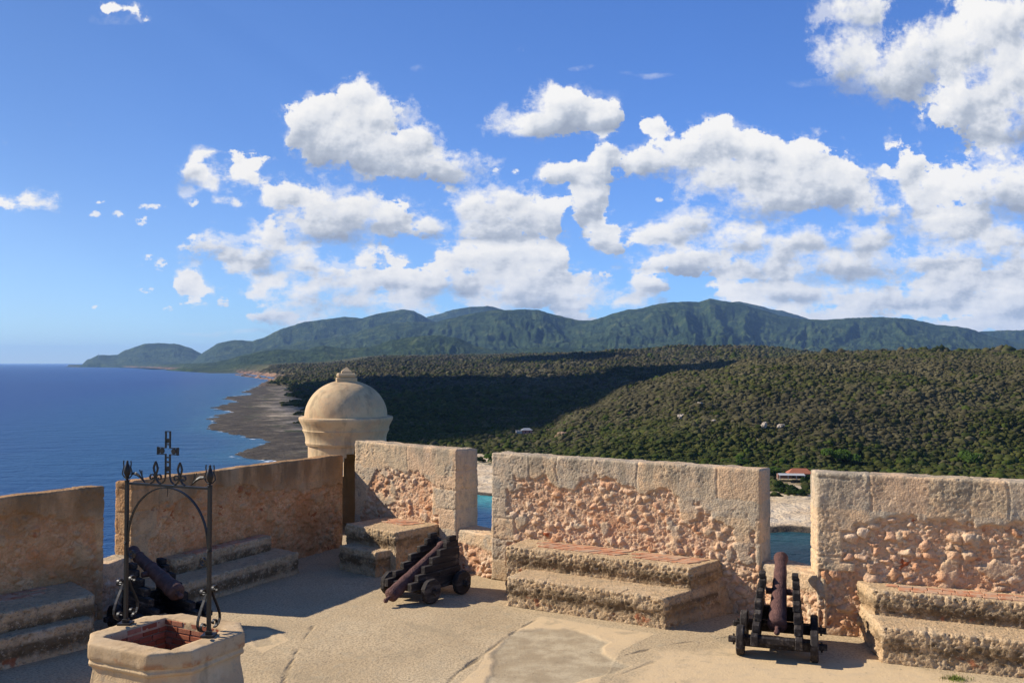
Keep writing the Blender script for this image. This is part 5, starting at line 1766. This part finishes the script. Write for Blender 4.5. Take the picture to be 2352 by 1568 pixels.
def build_shade_clouds(G):
    """cumulus beyond the left edge of the picture, whose shadows lie on the valley"""
    Z0 = 2600.0
    shapes = [[(690,884),(760,874),(850,868),(1000,866),(1150,868),(1350,862),(1500,846),(1640,833),(1745,826),(1745,829),(1600,851),(1460,892),(1360,933),(1290,962),(1220,985),(1130,1000),(1020,1012),(900,1022),(840,1030),(760,1000),(700,955),(650,930),(650,892)],
              [(1130,829),(1200,820),(1300,815),(1440,820),(1350,830),(1200,835)]]
    for si, sh in enumerate(shapes):
        pg = []
        for q in sh:
            g = ground_at(G, *q); t = (Z0 - g.z) / SUNV.z
            pg.append((g.x + SUNV.x * t, g.y + SUNV.y * t))
        pg = np.array(pg)
        x0, y0 = pg.min(0) - 60; x1, y1 = pg.max(0) + 60
        st = 16 if si == 0 else 14
        xs = np.arange(x0, x1, st); ys = np.arange(y0, y1, st)
        X, Y = np.meshgrid(xs, ys); sh_ = X.shape; X = X.ravel(); Y = Y.ravel()
        d = dist_line(X, Y, np.vstack([pg, pg[:1]])); d = np.where(in_poly(X, Y, pg), d, -d)
        p3 = np.stack([X / 160, Y / 160, X * 0], 1)
        d = d + fbm(p3, 4, 700 + si) * 34 + 6
        th = np.sqrt(np.clip(d, 0, 90) * 30) * (1 + .4 * fbm(p3 * 2.2, 4, 710)) + .5
        idx = np.arange(X.size).reshape(sh_); Q = np.stack([idx[:-1, :-1], idx[:-1, 1:], idx[1:, 1:], idx[1:, :-1]], -1).reshape(-1, 4)
        Q = Q[(d[Q] > 0).all(1)]
        top = np.stack([X, Y, Z0 + th], 1); bot = np.stack([X, Y, Z0 - th * .25], 1)
        V = np.concatenate([top, bot]); Qb = Q[:, ::-1] + len(X)
        E = np.concatenate([Q[:, [0, 1]], Q[:, [1, 2]], Q[:, [2, 3]], Q[:, [3, 0]]])
        s = set(map(tuple, E.tolist())); rim = [(a, b) for a, b in s if (b, a) not in s]
        side = np.array([(b, a, a + len(X), b + len(X)) for a, b in rim])
        Qs = np.concatenate([Q, Qb, side]); used = np.zeros(len(V), bool); used[Qs.ravel()] = True; rm = np.cumsum(used) - 1
        o = np_mesh('cloud', V[used], rm[Qs], MAT['cloud'], None, True)
        tag(o, ['large flat white cloud outside the left edge of the view', 'small flat white cloud outside the left edge of the view'][si], 'cloud')
        pr = np.array([(x / y, (Z0 - CAMH) / y) for x, y in pg])
        print('cloud u', pr[:, 0].min(), pr[:, 0].max(), 'v', pr[:, 1].min(), pr[:, 1].max())

def build_haze():
    mb = MB(); mb.box((0, 24000, 545 - 40), (99000, 72000, 1210))
    m = bpy.data.materials.new('haze_air'); m.use_nodes = True
    N, L = m.node_tree.nodes, m.node_tree.links; N.clear()
    out = N.new('ShaderNodeOutputMaterial'); v = N.new('ShaderNodeVolumePrincipled')
    v.inputs['Color'].default_value = HAZE_COL; v.inputs['Density'].default_value = HAZE_DEN
    v.inputs['Anisotropy'].default_value = 0.1
    L.new(v.outputs[0], out.inputs['Volume'])
    o = mb.build('haze', m); tag(o, 'thin blue air between the terrace and the far mountains', 'haze', kind='stuff')
HAZE_COL = (.34, .58, 1.0, 1)
HAZE_DEN = 1.9e-5

def mats_obj():
    m = Mat('iron_black', .42, .35); m.col(m.mix(m.map(m.noise(30, 4, .6), .5, .7, 0, .6), (.012, .011, .011), (.035, .022, .016))); m.bump(m.noise(60, 3, .6), .3, .003); MAT['iron'] = m.m
    m = Mat('rust_iron', .85, .25); n_ = m.noise(9, 6, .7); c = m.ramp(n_, [(.3, (.060, .030, .027)), (.5, (.105, .050, .042)), (.7, (.16, .080, .062))])
    c = m.mix(m.map(m.noise(35, 4, .6), .58, .72, 0, .5), c, (.23, .145, .115)); m.col(c)
    m.bump(m.math('ADD', m.noise(28, 6, .7), m.math('MULTIPLY', m.voro(40), .5)), 1.0, .02); MAT['rust'] = m.m
    m = Mat('gun_iron', .6, .3); m.col(m.ramp(m.noise(12, 5, .6), [(.3, (.050, .024, .019)), (.7, (.105, .052, .040))])); m.bump(m.noise(50, 4, .6), .4, .004); MAT['gun'] = m.m
    m = Mat('old_wood', .8, .25)
    g = m.noise(14, 6, .7, vec=m.scale(m.pos, (1, .12, 1))); c = m.ramp(g, [(.3, (.012, .009, .008)), (.52, (.028, .022, .019)), (.66, (.10, .085, .072)), (.8, (.17, .15, .13))])
    c = m.mix(m.map(m.noise(5, 4, .6), .60, .72, 0, .7), c, (.17, .125, .080)); m.col(c); m.bump(g, .8, .012); MAT['wood'] = m.m
    m = Mat('well_brick', .9, .1); r = m.geo.outputs['Random Per Island']
    c = m.ramp(r, [(0, (.26, .075, .035)), (.5, (.34, .115, .06)), (1, (.40, .17, .10))]); m.col(m.mix(m.map(m.noise(18, 4, .6), .55, .7, 0, .5), c, (.16, .07, .045))); m.bump(m.noise(50, 4, .6), .5, .006); MAT['wellbrick'] = m.m
    m = Mat('lime_mortar', .95, .05); m.col(m.mix(m.noise(20, 4), (.26, .19, .13), (.40, .31, .22))); MAT['mortar'] = m.m
    m = Mat('curb_stone', .92, .12); n1 = m.noise(2.5, 5, .6); n2 = m.noise(12, 6, .7)
    c = m.ramp(n1, [(.3, (.47, .36, .235)), (.5, (.55, .44, .31)), (.7, (.58, .49, .37))]); c = m.mix(m.map(n2, .5, .72, 0, .7), c, (.34, .27, .18))
    sp = m.N.new('ShaderNodeSeparateXYZ'); m.L.new(m.pos, sp.inputs[0])
    c = m.mix(m.math('MULTIPLY', m.math('MULTIPLY', m.map(m.noise(3.5, 4, .6), .48, .60), m.map(sp.outputs[2], .80, .74)), .8), c, (.42, .22, .12))
    c = m.mix(m.map(m.noise(30, 3, .6), .62, .72, 0, .5), c, (.22, .17, .11)); m.col(m.mix(1.0, c, (.88, .78, .64), 'MULTIPLY')); m.bump(m.math('ADD', n2, m.math('MULTIPLY', m.noise(50, 4, .6), .4)), .8, .012); MAT['curb'] = m.m
    m = Mat('cliff_rock', .95, .1); m.col(m.ramp(m.noise(.2, 7, .65), [(.3, (.14, .11, .08)), (.6, (.30, .25, .18)), (.75, (.10, .12, .05))])); m.bump(m.noise(.8, 6, .7), .8, .5); MAT['cliff'] = m.m
    def flat(nm, c, r=.85, bumpn=None):
        m = Mat(nm, r, .2); m.col(m.mix(m.map(m.noise(1.1, 4, .6), .4, .7, 0, .5), c, tuple(v * .65 for v in c))); MAT[bumpn or nm] = m.m
    flat('hwall', (.22, .12, .09)); flat('hdark', (.02, .02, .02), .3); flat('tile', (.34, .12, .065)); flat('tin', (.42, .42, .40), .5)
    flat('hwhite', (.60, .56, .48)); flat('hpink', (.50, .24, .20)); flat('trunk', (.16, .13, .10)); flat('dirt', (.46, .35, .23))
    flat('grass', (.16, .19, .035)); flat('rockpale', (.42, .35, .27)); flat('rockred', (.36, .23, .14))
    m = Mat('cloud_white', 1, 0); m.col((.9, .9, .9)); MAT['cloud'] = m.m

# ------------------------------------------------------------------ build everything
def road_line():
    pts = []
    for (x, y) in ((1700, 1104), (1765, 1108), (1800, 1112), (1830, 1116), (1850, 1124), (1900, 1130), (1990, 1128)):
        p = P(x, y, SEA + 3.2); pts.append((p[0], p[1]))
    return np.array(pts)
ROADLINE = road_line()
CLEAR = [(163, 512, 14), (155, 505, 10)] + [(P(1206, 995, SEA + 5)[0], P(1206, 995, SEA + 5)[1], 14), (P(1206, 995, SEA + 5)[0], P(1206, 995, SEA + 5)[1] - 18, 10)]
mats_land(); mats_fort(); mats_obj()
G = build_land()
build_sea()
if DO_FORT:
    build_floor()
    build_walls()
    build_benches()
    build_scarp()
    build_sentry()
    build_well()
    build_cannons()
if DO_FAR:
    build_houses(G)
    build_nature(G)
    scatter(G, 520000, 430, 1350, 1.65, 26, .34, 1, 'woodland', 'dry scrub woodland covering the near hill across the inlet')
    scatter(G, 260000, 1350, 5500, 4.3, 12, .5, 2, 'far_woodland', 'dark scrub woodland on the plateau and valley beyond the near hill')
build_shade_clouds(G)
if DO_HAZE: build_haze()
print('done', len(bpy.data.objects))
